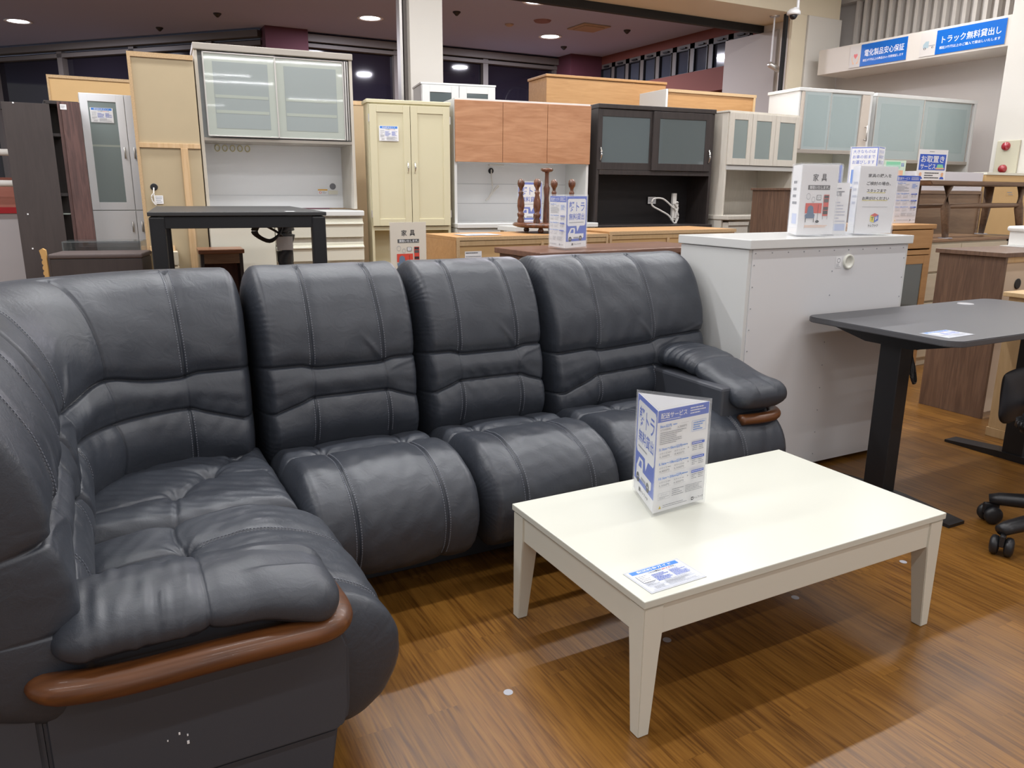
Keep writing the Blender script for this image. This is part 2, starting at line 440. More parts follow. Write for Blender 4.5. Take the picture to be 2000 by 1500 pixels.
# right wall, its projecting ledge, slats above, pillar in front
structure(box('wall_right', M_wallgrey, None, (7.8, 7.95, -3, 6.63, 0, 2.72), bev=0))
structure(box('trim_8', M_walllight, None, (7.30, 7.8, 4.32, 6.47, 2.455, 2.712), bev=0.003))
structure(box('wall_upper', M_wallgrey, None, (8.12, 8.2, -3, 7.3, 2.6, 3.65), bev=0))
bm = bmesh.new()
y = 6.62
while y > 3.2:
    bbox(bm, 8.0, 8.06, y - 0.038, y, 2.7, 3.32); y -= 0.108
bbox(bm, 7.98, 8.08, 3.0, 6.9, 3.32, 3.36)
structure(fin(bm, 'trim_9', mat('slat_grey', (0.60, 0.56, 0.52), 0.6)))
structure(box('trim_10', M_walllight, None, (7.8, 8.12, 3.0, 6.9, 3.42, 3.65), bev=0))
structure(box('wall_pillar', M_wallwhite, None, (7.25, 7.8, 2.2, 4.36, 0, 3.55), bev=0.003))
# far wing: back wall with dark glazing, oblique wall to the left, casement row to the right
structure(box('wall_back', M_maroon_dark, None, (2.9, 8.2, 12.1, 12.25, 0, 1.0), (2.9, 8.2, 12.1, 12.25, 3.30, 3.40), bev=0))
structure(box('window_1', M_night, None, (2.9, 7.4, 12.14, 12.16, 1.0, 3.27), bev=0))
bm = bmesh.new()
for x in (2.95, 4.4, 5.93, 7.28): bbox(bm, x - 0.045, x + 0.045, 12.05, 12.14, 1.0, 3.27)
bbox(bm, 2.9, 7.4, 12.03, 12.14, 3.20, 3.25); bbox(bm, 2.9, 7.4, 11.98, 12.14, 3.27, 3.37)
bbox(bm, 2.9, 7.4, 12.05, 12.14, 2.42, 2.47)
structure(fin(bm, 'trim_11', M_frame))
structure(box('trim_12', mat('white_sill', (0.6, 0.6, 0.62), 0.4), None, (5.4, 7.3, 11.9, 12.05, 2.40, 2.46), (5.4, 7.3, 11.9, 12.05, 2.30, 2.33), bev=0))
structure(box('wall_column_far', M_maroon_dark, None, (2.40, 3.0, 11.85, 12.2, 0, 3.4), bev=0.003))
structure(box('wall_column_corner', M_maroon_dark, None, (7.28, 8.0, 11.6, 12.2, 0, 3.4), bev=0.003))
# oblique left wall from (2.45,12.1) to (-3.2,18.6)
ob = thing('wall_left_far', '', '', (2.45, 12.15, 0), 132.5)
for k in ('label', 'category'): del ob[k]
structure(ob)
box('glazing', M_night, ob, (0, 8.0, -0.02, 0.0, 1.0, 3.27), bev=0)
box('low_wall', M_maroon, ob, (0, 8.0, -0.1, 0.06, 0, 1.0), bev=0)
bm = bmesh.new()
for x in (0.9, 2.35, 3.8, 5.3, 6.6): bbox(bm, x - 0.05, x + 0.05, 0.0, 0.1, 1.0, 3.27)
bbox(bm, 0, 8, 0, 0.1, 3.18, 3.24); bbox(bm, 0, 8, 0, 0.16, 3.28, 3.37); bbox(bm, 0, 8, 0, 0.09, 2.45, 2.5)
fin(bm, 'window_frame', M_frame, ob)
for o in ob.children: o.rotation_euler = (0, 0, 0)
# right wing wall with nine casements
structure(box('wall_wing', M_maroon, None, (7.9, 8.05, 7.3, 11.65, 3.27, 3.4), (7.9, 8.05, 7.3, 8.12, 0, 3.4), (7.9, 8.05, 7.3, 11.65, 0, 2.55), (7.78, 8.05, 7.3, 11.65, 2.55, 2.85), bev=0))
for i in range(9):
    y1 = 11.65 - i * 0.390; y0 = y1 - 0.39
    fr = box('window_%d' % (i + 2), M_frame, None, (7.905, 7.95, y0, y0 + 0.05, 2.85, 3.27), (7.905, 7.95, y1 - 0.05, y1, 2.85, 3.27), (7.905, 7.95, y0, y1, 3.2, 3.27), (7.905, 7.95, y0, y1, 2.85, 2.88), bev=0)
    structure(fr)
    box('sash', M_black, fr, (7.89, 7.93, y0 + 0.05, y0 + 0.065, 2.88, 3.2), (7.89, 7.93, y1 - 0.065, y1 - 0.05, 2.88, 3.2), (7.89, 7.93, y0 + 0.05, y1 - 0.05, 3.185, 3.2), bev=0)
    box('pane', mat('dusk_glass', (.045, .05, .065), .08), fr, (7.93, 7.94, y0 + 0.05, y1 - 0.05, 2.88, 3.2), bev=0)
    box('latch', M_black, fr, (7.87, 7.90, y0 + 0.12, y0 + 0.24, 3.215, 3.235), bev=0)

# ceiling fittings of the far zone
def downlight(x, y, label):
    t = thing('recessed_downlight', label, 'ceiling light', (x, y, 3.4), 0, 'recessed downlights in the mauve ceiling')
    bm = bmesh.new(); lathe(bm, [(0.13, 0.0), (0.17, 0.0), (0.175, -0.008), (0.165, -0.012), (0.13, -0.006), (0.13, 0.0)], n=32)
    fin(bm, 'rim', mat('white_rim', (0.8, 0.8, 0.8), 0.4), t, True)
    bm = bmesh.new(); lathe(bm, [(0.0, -0.004), (0.135, -0.004), (0.135, -0.001), (0, -0.001)], n=32)
    fin(bm, 'lens', M_lamp, t)
    l = bpy.data.lights.new('downlight_glow', 'AREA'); l.shape = 'DISK'; l.size = 0.26; l.energy = 120; l.color = (0.9, 0.88, 1.0)
    o = bpy.data.objects.new('downlight_glow', l); o.parent = t; o.location = (0, 0, -0.02); COL.objects.link(o)
downlight(-0.61, 13.3, 'glowing recessed downlight in mauve ceiling at the far left of the photo')
downlight(3.54, 10.67, 'glowing recessed downlight in mauve ceiling just left of the white post')
downlight(4.99, 8.76, 'glowing recessed downlight cut by the top edge of the photo')
downlight(6.24, 10.53, 'glowing recessed downlight above the tall orange wooden box')
for (x, y, lab) in ((1.72, 11.41, 'small black cone sprinkler nearest above the big glass door cupboard'), (1.13, 12.79, 'small black cone sprinkler above the beige cupboard back, left of the others'),
                    (4.39, 9.76, 'small black cone sprinkler just right of the white post'), (6.95, 9.6, 'small black cone sprinkler beside the square ceiling vent, above the casements'),
                    (6.85, 11.13, 'small black cone sprinkler below the glowing downlight over the orange box')):
    bm = bmesh.new(); lathe(bm, [(0.0, -0.05), (0.012, -0.05), (0.05, -0.012), (0.05, 0.0), (0, 0)], n=16)
    tag(fin(bm, 'ceiling_sprinkler', M_black), lab, 'sprinkler', 'black sprinklers in the mauve ceiling', (x, y, 3.4))
bm = bmesh.new(); bbox(bm, -0.22, 0.22, -0.22, 0.22, -0.018, 0, bev=0.006); bbox(bm, -0.16, 0.16, -0.16, 0.16, -0.03, -0.015, bev=0.004)
tag(fin(bm, 'ceiling_vent', mat('tan_grille', (0.36, 0.27, 0.18), 0.6)), 'square tan ceiling vent above the right end of the orange box', 'vent', loc=(6.37, 9.7, 3.4))
bm = bmesh.new(); lathe(bm, [(0, -0.02), (0.10, -0.02), (0.12, 0.0), (0, 0)], n=24)
tag(fin(bm, 'ceiling_speaker', mat('dusky_grille', (0.22, 0.12, 0.12), 0.7)), 'dusky round ceiling disc between the downlight and the beam', 'speaker', loc=(5.6, 9.66, 3.4))
bm = bmesh.new(); lathe(bm, [(0, -0.035), (0.035, -0.03), (0.06, -0.012), (0.06, 0.0), (0, 0)], n=20)
tag(fin(bm, 'smoke_detector', mat('tan_plastic', (0.4, 0.3, 0.24), 0.6)), 'small tan smoke detector in the mauve ceiling right of the white post', 'smoke detector', loc=(5.32, 10.08, 3.4))
bm = bmesh.new(); tube(bm, smooth_path([(6.75, 11.3, 2.2), (6.78, 11.3, 2.75), (6.95, 11.3, 2.98), (7.3, 11.3, 2.97), (7.88, 11.3, 2.93)]), 0.008, 6)
tag(fin(bm, 'hanging_cable', M_cable_w), 'thin pale cable arching in front of the dark maroon corner column', 'cable')

# spotlight and camera hanging under the beam
t = thing('ceiling_spotlight', 'slim silver spotlight on a long rod under the cream beam', 'spotlight', (6.97, 6.85, 3.1))
bm = bmesh.new(); lathe(bm, [(0, -0.012), (0.05, -0.012), (0.055, 0), (0, 0)]); fin(bm, 'canopy', M_alu, t)
bm = bmesh.new(); tube(bm, [(0, 0, -0.01), (0, 0, -0.50)], 0.010); fin(bm, 'rod', mat('white_rod', (0.72, 0.72, 0.74), 0.4), t)
bm = bmesh.new(); tube(bm, [(-0.035, 0.0, -0.50), (-0.02, 0, -0.507), (0.10, -0.03, -0.56), (0.11, -0.033, -0.565)], [0.018, 0.033, 0.033, 0.028], 14); fin(bm, 'lamp_head', M_alu, t, True)
t = thing('dome_camera', 'white dome security camera on a rod in front of the beam', 'security camera', (6.46, 6.05, 3.55))
bm = bmesh.new(); tube(bm, [(0, 0, 0), (0, 0, -0.60)], 0.014); tube(bm, [(0, 0, -0.3), (0, 0, -0.42)], 0.02); fin(bm, 'rod', mat('white_rod', (0.72, 0.72, 0.74), 0.4), t)
bm = bmesh.new(); lathe(bm, [(0, 0.05), (0.04, 0.045), (0.065, 0.02), (0.067, -0.005), (0.05, -0.012), (0, -0.012)], -0.05, 0, -0.63); bbox(bm, -0.05, 0.01, -0.015, 0.015, -0.61, -0.57); fin(bm, 'housing', mat('camera_white', (0.75, 0.75, 0.75), 0.35), t, True)
bm = bmesh.new(); lathe(bm, [(0, -0.045), (0.02, -0.04), (0.036, -0.02), (0.04, 0.0), (0, 0.0)], -0.05, 0, -0.64); fin(bm, 'dome', mat('camera_dome', (0.01, 0.01, 0.012), 0.08), t, True)

# wall signs on the ledge (faces -x)
def wall_sign(y0, y1, z0, z1, big, small, icon, label):
    t = thing('wall_sign', label, 'sign', (7.292, y0, z0), -90)
    W, H_ = y0 - y1, z1 - z0
    it = [('r', 0.2, 0.0, 1.0, 1.0, M_signblue), ('t', big, 0.27, 0.26, 0.95, 0.57, 0.4, M_paper), ('t', small, 0.25, 0.68, 0.95, 0.80, 0.4, M_paper)]
    if icon == 'heart':
        pk = mat('pink_ink', (0.72, 0.18, 0.18), 0.5)
        it += [('p', [(0.11 + 0.035 * 16 * math.sin(a) ** 3 / 16, 0.48 - 0.14 * (13 * math.cos(a) - 5 * math.cos(2 * a) - 2 * math.cos(3 * a) - math.cos(4 * a)) / 16) for a in [2 * math.pi * i / 28 for i in range(28)]], pk)]
        for sx in (-1, 1):
            it += [('p', [(0.11 + sx * 0.045, 0.72), (0.11 + sx * 0.022, 0.8), (0.11 + sx * 0.02, 0.95 - 0.1), (0.11 + sx * 0.045, 0.85), (0.11 + sx * 0.07, 0.6), (0.11 + sx * 0.068, 0.42), (0.11 + sx * 0.055, 0.6)], M_skin)]
    else:
        gr = mat('pale_truck_ink', (0.35, 0.45, 0.5), 0.5)
        it += [('p', [(0.04, 0.66), (0.04, 0.5), (0.07, 0.38), (0.11, 0.38), (0.11, 0.66)], gr), ('r', 0.11, 0.56, 0.19, 0.6, M_grey_ink), ('o', 0.065, 0.68, 0.015, 0.05, 0.008, M_ink), ('o', 0.16, 0.66, 0.012, 0.045, 0.007, M_ink)]
    s = sheet('printed_board', W, H_, it, t, paper=mat('sign_offwhite', (0.62, 0.58, 0.55), 0.5), thick=0.004)
wall_sign(6.05, 5.38, 2.475, 2.69, '電化製品安心保証', '税抜3千円以上の商品は6ヶ月間保証します', 'heart', 'blue wall sign with a red heart, left one on the white ledge')
wall_sign(5.24, 4.42, 2.475, 2.69, 'トラック無料貸出し', '税抜3千円以上のご購入で貸出しいたします', 'truck', 'blue wall sign with a small truck, right one on the ledge')

# fire alarm plate on the pillar (faces -x)
t = thing('fire_alarm_panel', 'ivory fire alarm plate with two red lamps on the white pillar', 'fire alarm', (7.238, 4.31, 1.0), -90)
box('plate', M_ivoryplastic, t, (0, 0.20, -0.01, 0.012, 0.1, 0.647), bev=0.006)
for z in (0.402, 0.596):
    bm = bmesh.new(); lathe(bm, [(0.038, 0), (0.036, 0.016), (0.025, 0.03), (0, 0.036)], n=24)
    o = fin(bm, 'red_lamp', M_bulbred, t, True); o.location = (0.085, -0.01, z); o.rotation_euler = (R(90), 0, 0)


# ================================================================ corner sofa
def cr_closed(pts, n, vf=None):
    P = np.array(pts, float); m = len(P); out = []
    for i in range(m):
        p0, p1, p2, p3 = P[(i - 1) % m], P[i], P[(i + 1) % m], P[(i + 2) % m]
        for t in np.linspace(0, 1, 24, endpoint=False):
            out.append(0.5 * ((2 * p1) + (-p0 + p2) * t + (2 * p0 - 5 * p1 + 4 * p2 - p3) * t * t + (-p0 + 3 * p1 - 3 * p2 + p3) * t ** 3))
    out = np.array(out + [out[0]])
    L = np.concatenate([[0], np.cumsum(np.linalg.norm(np.diff(out, axis=0), axis=1))])
    s = np.linspace(0, L[-1], n, endpoint=False)
    if vf: k = int(n * .8); s = np.concatenate([np.linspace(0, vf, k, endpoint=False), np.linspace(vf, L[-1], n - k, endpoint=False)])
    return np.stack([np.interp(s, L, out[:, 0]), np.interp(s, L, out[:, 1])], 1), s, L[-1]

def vnoise(x, y, z=0.0, seed=0):
    """smooth pseudo-random field from a few rotated sines"""
    rs = np.random.RandomState(seed); o = 0
    for k in range(7):
        a, b, c = rs.uniform(-1, 1, 3); p = rs.uniform(0, 6.28); fq = rs.uniform(0.6, 2.2)
        o = o + np.sin((a * x + b * y + c * z) * fq * 6.28 + p)
    return o / 3.5

def near_medial(p, med):
    best = None
    for a, b in zip(med[:-1], med[1:]):
        a, b = np.array(a), np.array(b); ab = b - a
        t = np.clip(((p - a) @ ab) / (ab @ ab), 0, 1)
        q = a + t[:, None] * ab; dd = np.linalg.norm(p - q, axis=1)
        if best is None: best = (q, dd)
        else:
            k = dd < best[1]; best = (np.where(k[:, None], q, best[0]), np.where(k, dd, best[1]))
    return best[0]

class Loft:
    """padded body swept along a path: sec closed outline in (a, z), a measured outward of the path"""
    def __init__(s, sec, med, path, length, r0, r1, nx, nv, disp=None, zoff=None, vf=None):
        s.sec, s.v, s.tot = cr_closed(sec, nv, vf); s.L = length
        nxt = np.roll(s.sec, -1, 0) - np.roll(s.sec, 1, 0)
        nrm = np.stack([-nxt[:, 1], nxt[:, 0]], 1); nrm /= np.linalg.norm(nrm, axis=1)[:, None]
        area_ = np.sum(s.sec[:, 0] * np.roll(s.sec[:, 1], -1) - np.roll(s.sec[:, 0], -1) * s.sec[:, 1])
        s.nrm = nrm * (-1 if area_ > 0 else 1)
        s.med = near_medial(s.sec, med); s.path = path; s.r0, s.r1 = r0, r1; s.disp = disp; s.zoff = zoff
        k = 9; th = np.linspace(0, math.pi / 2, k)
        a0 = r0 * (1 - np.cos(th)); a1 = length - r1 * (1 - np.cos(th))[::-1]
        s.x = np.concatenate([a0[:-1], np.linspace(a0[-1], a1[0], nx), a1[1:]])
    def scale(s, x):
        d0 = np.clip(x / s.r0, 0, 1); d1 = np.clip((s.L - x) / s.r1, 0, 1)
        e = lambda d_: np.sqrt(np.clip(1 - (1 - d_) ** 2, 0, 1))
        return np.maximum(e(d0) * e(d1), 0.015)
    def ev(s, x, sec, nrm, med, v):
        X = x[:, None]; A = sec[None, :, 0]; Z = sec[None, :, 1]; V = v[None, :]
        sc_ = s.scale(x)[:, None]
        D = s.disp(X, A, Z, V) * sc_ if s.disp else 0 * X * A
        a = med[None, :, 0] + (A - med[None, :, 0]) * sc_ + nrm[None, :, 0] * D
        z = med[None, :, 1] + (Z - med[None, :, 1]) * sc_ + nrm[None, :, 1] * D
        if s.zoff is not None: z = z + s.zoff(X)
        ox, oy, nx, ny = s.path(x)
        return np.stack([ox[:, None] + nx[:, None] * a, oy[:, None] + ny[:, None] * a, z], 2)
    def build(s, name, m, parent):
        P = s.ev(s.x, s.sec, s.nrm, s.med, s.v); nx, nv = P.shape[:2]
        V = P.reshape(-1, 3)
        i = np.arange(nx - 1)[:, None]; j = np.arange(nv)[None, :]; j2 = (j + 1) % nv
        F = np.stack([i * nv + j, i * nv + j2, (i + 1) * nv + j2, (i + 1) * nv + j], 2).reshape(-1, 4)
        faces = F.tolist() + [list(range(nv))[::-1], [(nx - 1) * nv + q for q in range(nv)]]
        me = bpy.data.meshes.new(name); me.from_pydata(V.tolist(), [], faces)
        bm = bmesh.new(); bm.from_mesh(me); bmesh.ops.recalc_face_normals(bm, faces=bm.faces); bm.to_mesh(me); bm.free()
        return link(name, me, m, parent, True)
    def pts(s, xs, vs, off=0.0):
        """surface points at (x, v) pairs"""
        out = []
        for x, v in zip(xs, vs):
            v = v % s.tot; i0 = int(np.searchsorted(s.v, v, side='right')) - 1; i1 = (i0 + 1) % len(s.v)
            fr = (v - s.v[i0]) / ((s.v[i1] if i1 else s.tot) - s.v[i0])
            g = lambda arr: (arr[i0] * (1 - fr) + arr[i1] * fr)[None]
            out.append(s.ev(np.array([x]), g(s.sec) + g(s.nrm) * off, g(s.nrm), g(s.med), np.array([v]))[0, 0])
        return out
    def v_of_z(s, z, front=True):
        """arc position on the front side where height is z"""
        half = int(np.searchsorted(s.v, .72))
        k = np.argmin(np.abs(s.sec[:half, 1] - z)); return s.v[k]

def stitches(loft, lines, parent, w=0.0011, ln=0.0042, step=0.0078):
    """lines: list of (x function, v0, v1) dashes running along v, or (x0,x1,v function,'h')"""
    for xf, v0, v1 in lines:
        bm = bmesh.new(); v = v0
        while v < v1 - ln:
            for off in (-0.0075, 0.0075):
                x = xf(v) + off
                a, b = [Vector(q) for q in loft.pts([x, x], [v, v + ln], 0.0006)]
                c_ = Vector(loft.pts([x + 0.001], [v], 0.0006)[0])
                sd = (c_ - a).normalized() * w; up = (b - a).cross(sd).normalized() * 0.0008
                vs = [bm.verts.new(q) for q in (a - sd - up, a + sd - up, b + sd - up, b - sd - up, a - sd + up, a + sd + up, b + sd + up, b - sd + up)]
                for q in ((0, 1, 2, 3), (7, 6, 5, 4), (0, 4, 5, 1), (1, 5, 6, 2), (2, 6, 7, 3), (3, 7, 4, 0)): bm.faces.new([vs[i] for i in q])
            v += step
        bmesh.ops.recalc_face_normals(bm, faces=bm.faces)
        fin(bm, 'stitching', M_stitch, parent)

g = lambda d_, w_: np.exp(-(d_ / w_) ** 2)
sm = lambda a, b, x: np.clip((x - a) / (b - a), 0, 1) ** 2 * (3 - 2 * np.clip((x - a) / (b - a), 0, 1))

BACK = [(0.03, .30), (0.0, .36), (-.02, .43), (-.018, .50), (-.008, .56), (.004, .63), (.022, .70), (.045, .77), (.078, .845), (.125, .90), (.19, .93), (.26, .932), (.33, .91), (.385, .86), (.405, .78), (.41, .55), (.41, .25), (.38, .14), (.25, .105), (.10, .12), (.045, .2)]
BMED = [(.21, .22), (.21, .60), (.235, .78)]
SEAT = [(.09, .29), (.06, .35), (.0, .382), (-.10, .402), (-.22, .412), (-.33, .410), (-.41, .388), (-.465, .345), (-.492, .28), (-.488, .21), (-.455, .145), (-.40, .108), (-.33, .112), (-.20, .13), (.0, .15), (.08, .2)]
SMED = [(-.02, .27), (-.20, .265), (-.36, .262)]

def back_disp(W, s1, s2, seed, zmid=0.63, slope=0.0, corner=False):
    def fn(X, A, Z, V):
        front = (V < 0.82).astype(float) * (A < 0.2)
        mid = sm(s1 - .04, s1 + .02, X) * (1 - sm(s2 - .02, s2 + .04, X))
        zu = zmid + slope * (X - W / 2) + 0.012 * (1 - mid)
        zl = zmid - 0.09 + slope * (X - W / 2) - 0.05 * (1 - mid) * np.clip(np.minimum(abs(X - s1), abs(X - s2)) / 0.15, 0, 1)
        if corner:
            pk = np.exp(-((X - W / 2) / .09) ** 2); zu = zu + 0.03 * pk; zl = zl + 0.0 * pk
        du, dl = Z - zu, Z - zl
        D = -0.015 * g(du, .0040) - 0.013 * g(du, .024) - 0.013 * g(dl, .0036) - 0.009 * g(dl, .020)
        D = D + 0.004 * g(Z - (zu + zl) / 2, .02) + 0.010 * g(Z - (zl - .075), .05) + 0.012 * g(Z - (zu + .11), .09)
        for sx in (s1, s2) + ((W / 2,) if corner else ()):
            sx2 = sx + 0.02 * (Z - .6) * (1 if sx < W / 2 else -1)
            band = 1 - 0.6 * ((Z < zu) & (Z > zl))
            D = D - (0.0060 * g(X - sx2, .0028) + 0.005 * g(X - sx2, .02)) * band
        # creases fanning out from the seams
        n = vnoise(X * 9, Z * 3, seed=seed)
        D = D + 0.0028 * n * g(du - .05, .06) + 0.0022 * vnoise(X * 14 + Z * 10, Z * 4, seed=seed + 1) * g(dl, .05)
        fold = g(X - (s2 - (Z - zu) * 0.75), .012) * sm(0.0, .02, du) * (1 - sm(.05, .11, du))
        D = D + 0.005 * fold
        fold2 = g(du + .03 - 0.25 * (X - s2 - .02), .008) * sm(s2, s2 + .03, X)
        D = D + 0.0035 * fold2 * (X > s2)
        e = np.minimum(X, W - X)
        amp = np.clip(.35 + .9 * vnoise(X * 0, V * 5, seed=seed + 7), 0, 1) * (.25 if corner or seed == 55 else 1)
        gath = np.exp(-e / .022) * amp * (0.0026 * np.sin(V * 2 * math.pi / 0.024 + 4.5 * vnoise(X * 6, V * 9, seed=seed + 2)))
        return D * front + gath * (V < 1.1) + 0.0012 * vnoise(X * 6, V * 6, seed=seed + 5)
    return fn

def seat_disp(W, s1, s2, seed, cross=-0.15, ka=1.0, one=False):
    def fn(X, A, Z, V):
        top = (Z > .25) | (A < -.36 * ka)
        dc = A - (cross * ka + 0.012 * np.sin(X / W * math.pi * 3))
        ontop = (Z > .33).astype(float)
        D = -(0.008 * g(dc, .004) + 0.012 * g(dc, .03)) * ontop
        for sx in (s1, s2):
            D = D - (0.0060 * g(X - sx, .003) + 0.006 * g(X - sx, .024)) * (1 + 0 * A)
            rr = np.sqrt((X - sx) ** 2 + dc ** 2)
            th = np.arctan2(dc, X - sx + 1e-6)
            D = D - 0.010 * g(rr, .02) * ontop + 0.0035 * np.sin(th * 7 + seed) * np.exp(-rr / .05) * ontop
        D = D + 0.010 * g(A - (cross - .13) * ka, .08) * ontop + 0.004 * g(X - W / 2, W * .2)
        D = D + 0.0013 * vnoise(X * 14, V * 4, seed=seed) * g(A + .33 * ka, .10)
        D = D + 0.0012 * vnoise(X * 9, V * 10, seed=seed + 3)
        e = np.minimum(X, W - X)
        D = D + np.exp(-e / .02) * 0.0014 * np.sin(V * 2 * math.pi / 0.022 + 4 * vnoise(X * 5, V * 9, seed=seed + 2))
        return D * top
    return fn

sofa = thing('corner_sofa', 'large slate blue leather corner sofa with wood trimmed armrests', 'sofa', (0, 0, 0))
YB = 2.36

def straight_path(x0):
    def p(x): return x0 + x, 0 * x + YB, 0 * x, 0 * x + 1
    return p
def left_path(y0):     # runs towards -y, outward is -x
    def p(x): return 0 * x - 0.10, y0 - x, 0 * x - 1, 0 * x
    return p
def corner_path(x):    # from unit two to the left run, round the corner
    l1, rr = 0.19, 0.30; arc = rr * math.pi / 2; l3 = 0.16
    th = np.clip((x - l1) / rr, 0, math.pi / 2)
    ox = 0.39 - np.minimum(x, l1) - rr * np.sin(th); oy = YB - rr * (1 - np.cos(th)) - np.maximum(x - l1 - arc, 0)
    return ox, oy, -np.sin(th), np.cos(th)

BACK_SHORT = [(a, z) for a, z in BACK[1:15]] + [(.412, .66), (.41, .50), (.39, .435), (.30, .405), (.15, .36), (.04, .325)]
def make_back(path, W, s1, s2, seed, nx=120, slope=0.0, corner=False, zmid=0.63, r0=.045, r1=.045, st=True, short=False):
    lf = Loft(BACK_SHORT if short else BACK, [(.21, .50), (.21, .60), (.235, .78)] if short else BMED, path, W, r0, r1, int(nx * 1.5), 320, back_disp(W, s1, s2, seed, zmid, slope, corner), vf=.80)
    o = lf.build('backrest', M_leather, sofa)
    vt, vu, vl, vb = lf.v_of_z(.90, 130), lf.v_of_z(zmid + .015, 130), lf.v_of_z(zmid - .10, 130), lf.v_of_z(.40, 130)
    if st:
        zs = lambda sx: (lambda v: sx + 0.02 * (np.interp(v, lf.v, lf.sec[:, 1]) - .6) * (1 if sx < W / 2 else -1))
        lines = []
        for sx in (s1, s2): lines += [(zs(sx), vu, vt + .10), (zs(sx), vb, vl)]
        stitches(lf, lines, o)
    return lf, o

def make_seat(path, W, s1, s2, seed, nx=120, ka=1.0, r0=.05, r1=.05, cross=-0.15):
    sec = [(a * ka if a < 0 else a, z) for a, z in SEAT]; med = [(a * ka, z) for a, z in SMED]
    lf = Loft(sec, med, path, W, r0, r1, int(nx * 1.4), 280, seat_disp(W, s1, s2, seed, cross, ka), vf=.86 * ka)
    o = lf.build('seat_cushion', M_leather, sofa)
    ia = int(np.searchsorted(lf.v, .45)); ib = int(np.searchsorted(lf.v, .30)); ic = int(np.searchsorted(lf.v, .95))
    va = lf.v[np.argmin(np.abs(lf.sec[:ia, 0] - (cross - .03) * ka))]
    vz = lf.v[ib + np.argmin(np.abs(lf.sec[ib:ic, 1] - .14))]
    lines = [((lambda v, q=sx: q), va, vz) for sx in (s1, s2)]
    stitches(lf, lines, o)
    return lf, o

# backs
make_back(straight_path(.395), .535, .165, .40, 11)
make_back(straight_path(.932), .49, .135, .36, 22)
make_back(straight_path(1.425), .78, .215, .475, 33, nx=160, slope=0.05, zmid=.60, r1=.07)
make_back(corner_path, .821, .20, .62, 44, nx=190, corner=True, zmid=.64, r0=.05, r1=.04)
make_back(left_path(1.925), .665, .17, .43, 55, nx=140, r0=.04, r1=.05, short=True)
box('back_shell', M_vinyl, sofa, (-.505, -.13, 1.35, 1.95, .10, .44), bev=.02)
# seats
make_seat(straight_path(.40), .53, .14, .40, 3)
make_seat(straight_path(.93), .50, .13, .37, 4)
make_seat(straight_path(1.43), .745, .20, .51, 5, nx=160)
make_seat(left_path(1.905), .575, .20, .46, 6, nx=130, ka=1.16, cross=-.17)

# corner seat: a padded square with the back corner rounded, drawn in to two tufts
def corner_seat():
    n = 110
    xs = np.linspace(-.13, .395, n); ys = np.linspace(1.905, 2.42, n)
    X, Y = np.meshgrid(xs, ys, indexing='ij')
    e0 = np.minimum(np.minimum(X + .13, .395 - X), np.minimum(Y - 1.905, 2.42 - Y))
    edge = np.sqrt(np.clip(1 - (1 - np.clip(e0 / .05, 0, 1)) ** 2, 0, 1))
    Z = .345 + .052 * edge + 0.008 * np.sin((X + .13) / .52 * math.pi) * np.sin((Y - 1.9) / .52 * math.pi)
    tufts = [(.115, 2.07), (.215, 2.20), (.30, 2.33)]
    for i, (tx, ty) in enumerate(tufts):
        rr = np.hypot(X - tx, Y - ty); th = np.arctan2(Y - ty, X - tx)
        Z = Z - .014 * g(rr, .02) - .006 * g(rr, .06) + .004 * np.sin(th * 7 + i) * np.exp(-rr / .06) * sm(.005, .03, rr)
    def seg(ax, ay, bx, by, dep, w_):
        t = np.clip(((X - ax) * (bx - ax) + (Y - ay) * (by - ay)) / ((bx - ax) ** 2 + (by - ay) ** 2), 0, 1)
        return -dep * g(np.hypot(X - ax - t * (bx - ax), Y - ay - t * (by - ay)), w_)
    for a, b in zip(tufts, tufts[1:]): Z = Z + seg(*a, *b, .007, .006) + seg(*a, *b, .008, .03)
    Z = Z + seg(.115, 2.07, .10, 1.91, .006, .005) + seg(.115, 2.07, -.12, 2.02, .004, .005) + seg(.215, 2.20, -.02, 2.36, .003, .008) + seg(.30, 2.33, .39, 2.35, .005, .005) + seg(.36, 2.16, .395, 1.98, .004, .005) + seg(.22, 2.17, .36, 2.16, .004, .005)
    Z = Z + .0022 * vnoise(X * 10 + Y * 6, Y * 9, seed=9)
    V = np.stack([X, Y, Z], 2).reshape(-1, 3).tolist()
    F = [(i * n + j, (i + 1) * n + j, (i + 1) * n + j + 1, i * n + j + 1) for i in range(n - 1) for j in range(n - 1)]
    loop = [i * n for i in range(n)] + [(n - 1) * n + j for j in range(1, n)] + [i * n + n - 1 for i in range(n - 2, -1, -1)] + [j for j in range(n - 2, 0, -1)]
    base = len(V)
    for q in loop: V.append([V[q][0], V[q][1], .13])
    m_ = len(loop)
    for q in range(m_): F.append((loop[q], base + q, base + (q + 1) % m_, loop[(q + 1) % m_]))
    F.append(tuple(base + q for q in range(m_)))
    me = bpy.data.meshes.new('seat_cushion'); me.from_pydata(V, [], F)
    bm = bmesh.new(); bm.from_mesh(me); bmesh.ops.recalc_face_normals(bm, faces=bm.faces); bm.to_mesh(me); bm.free()
    link('seat_cushion', me, M_leather, sofa, True)
corner_seat()

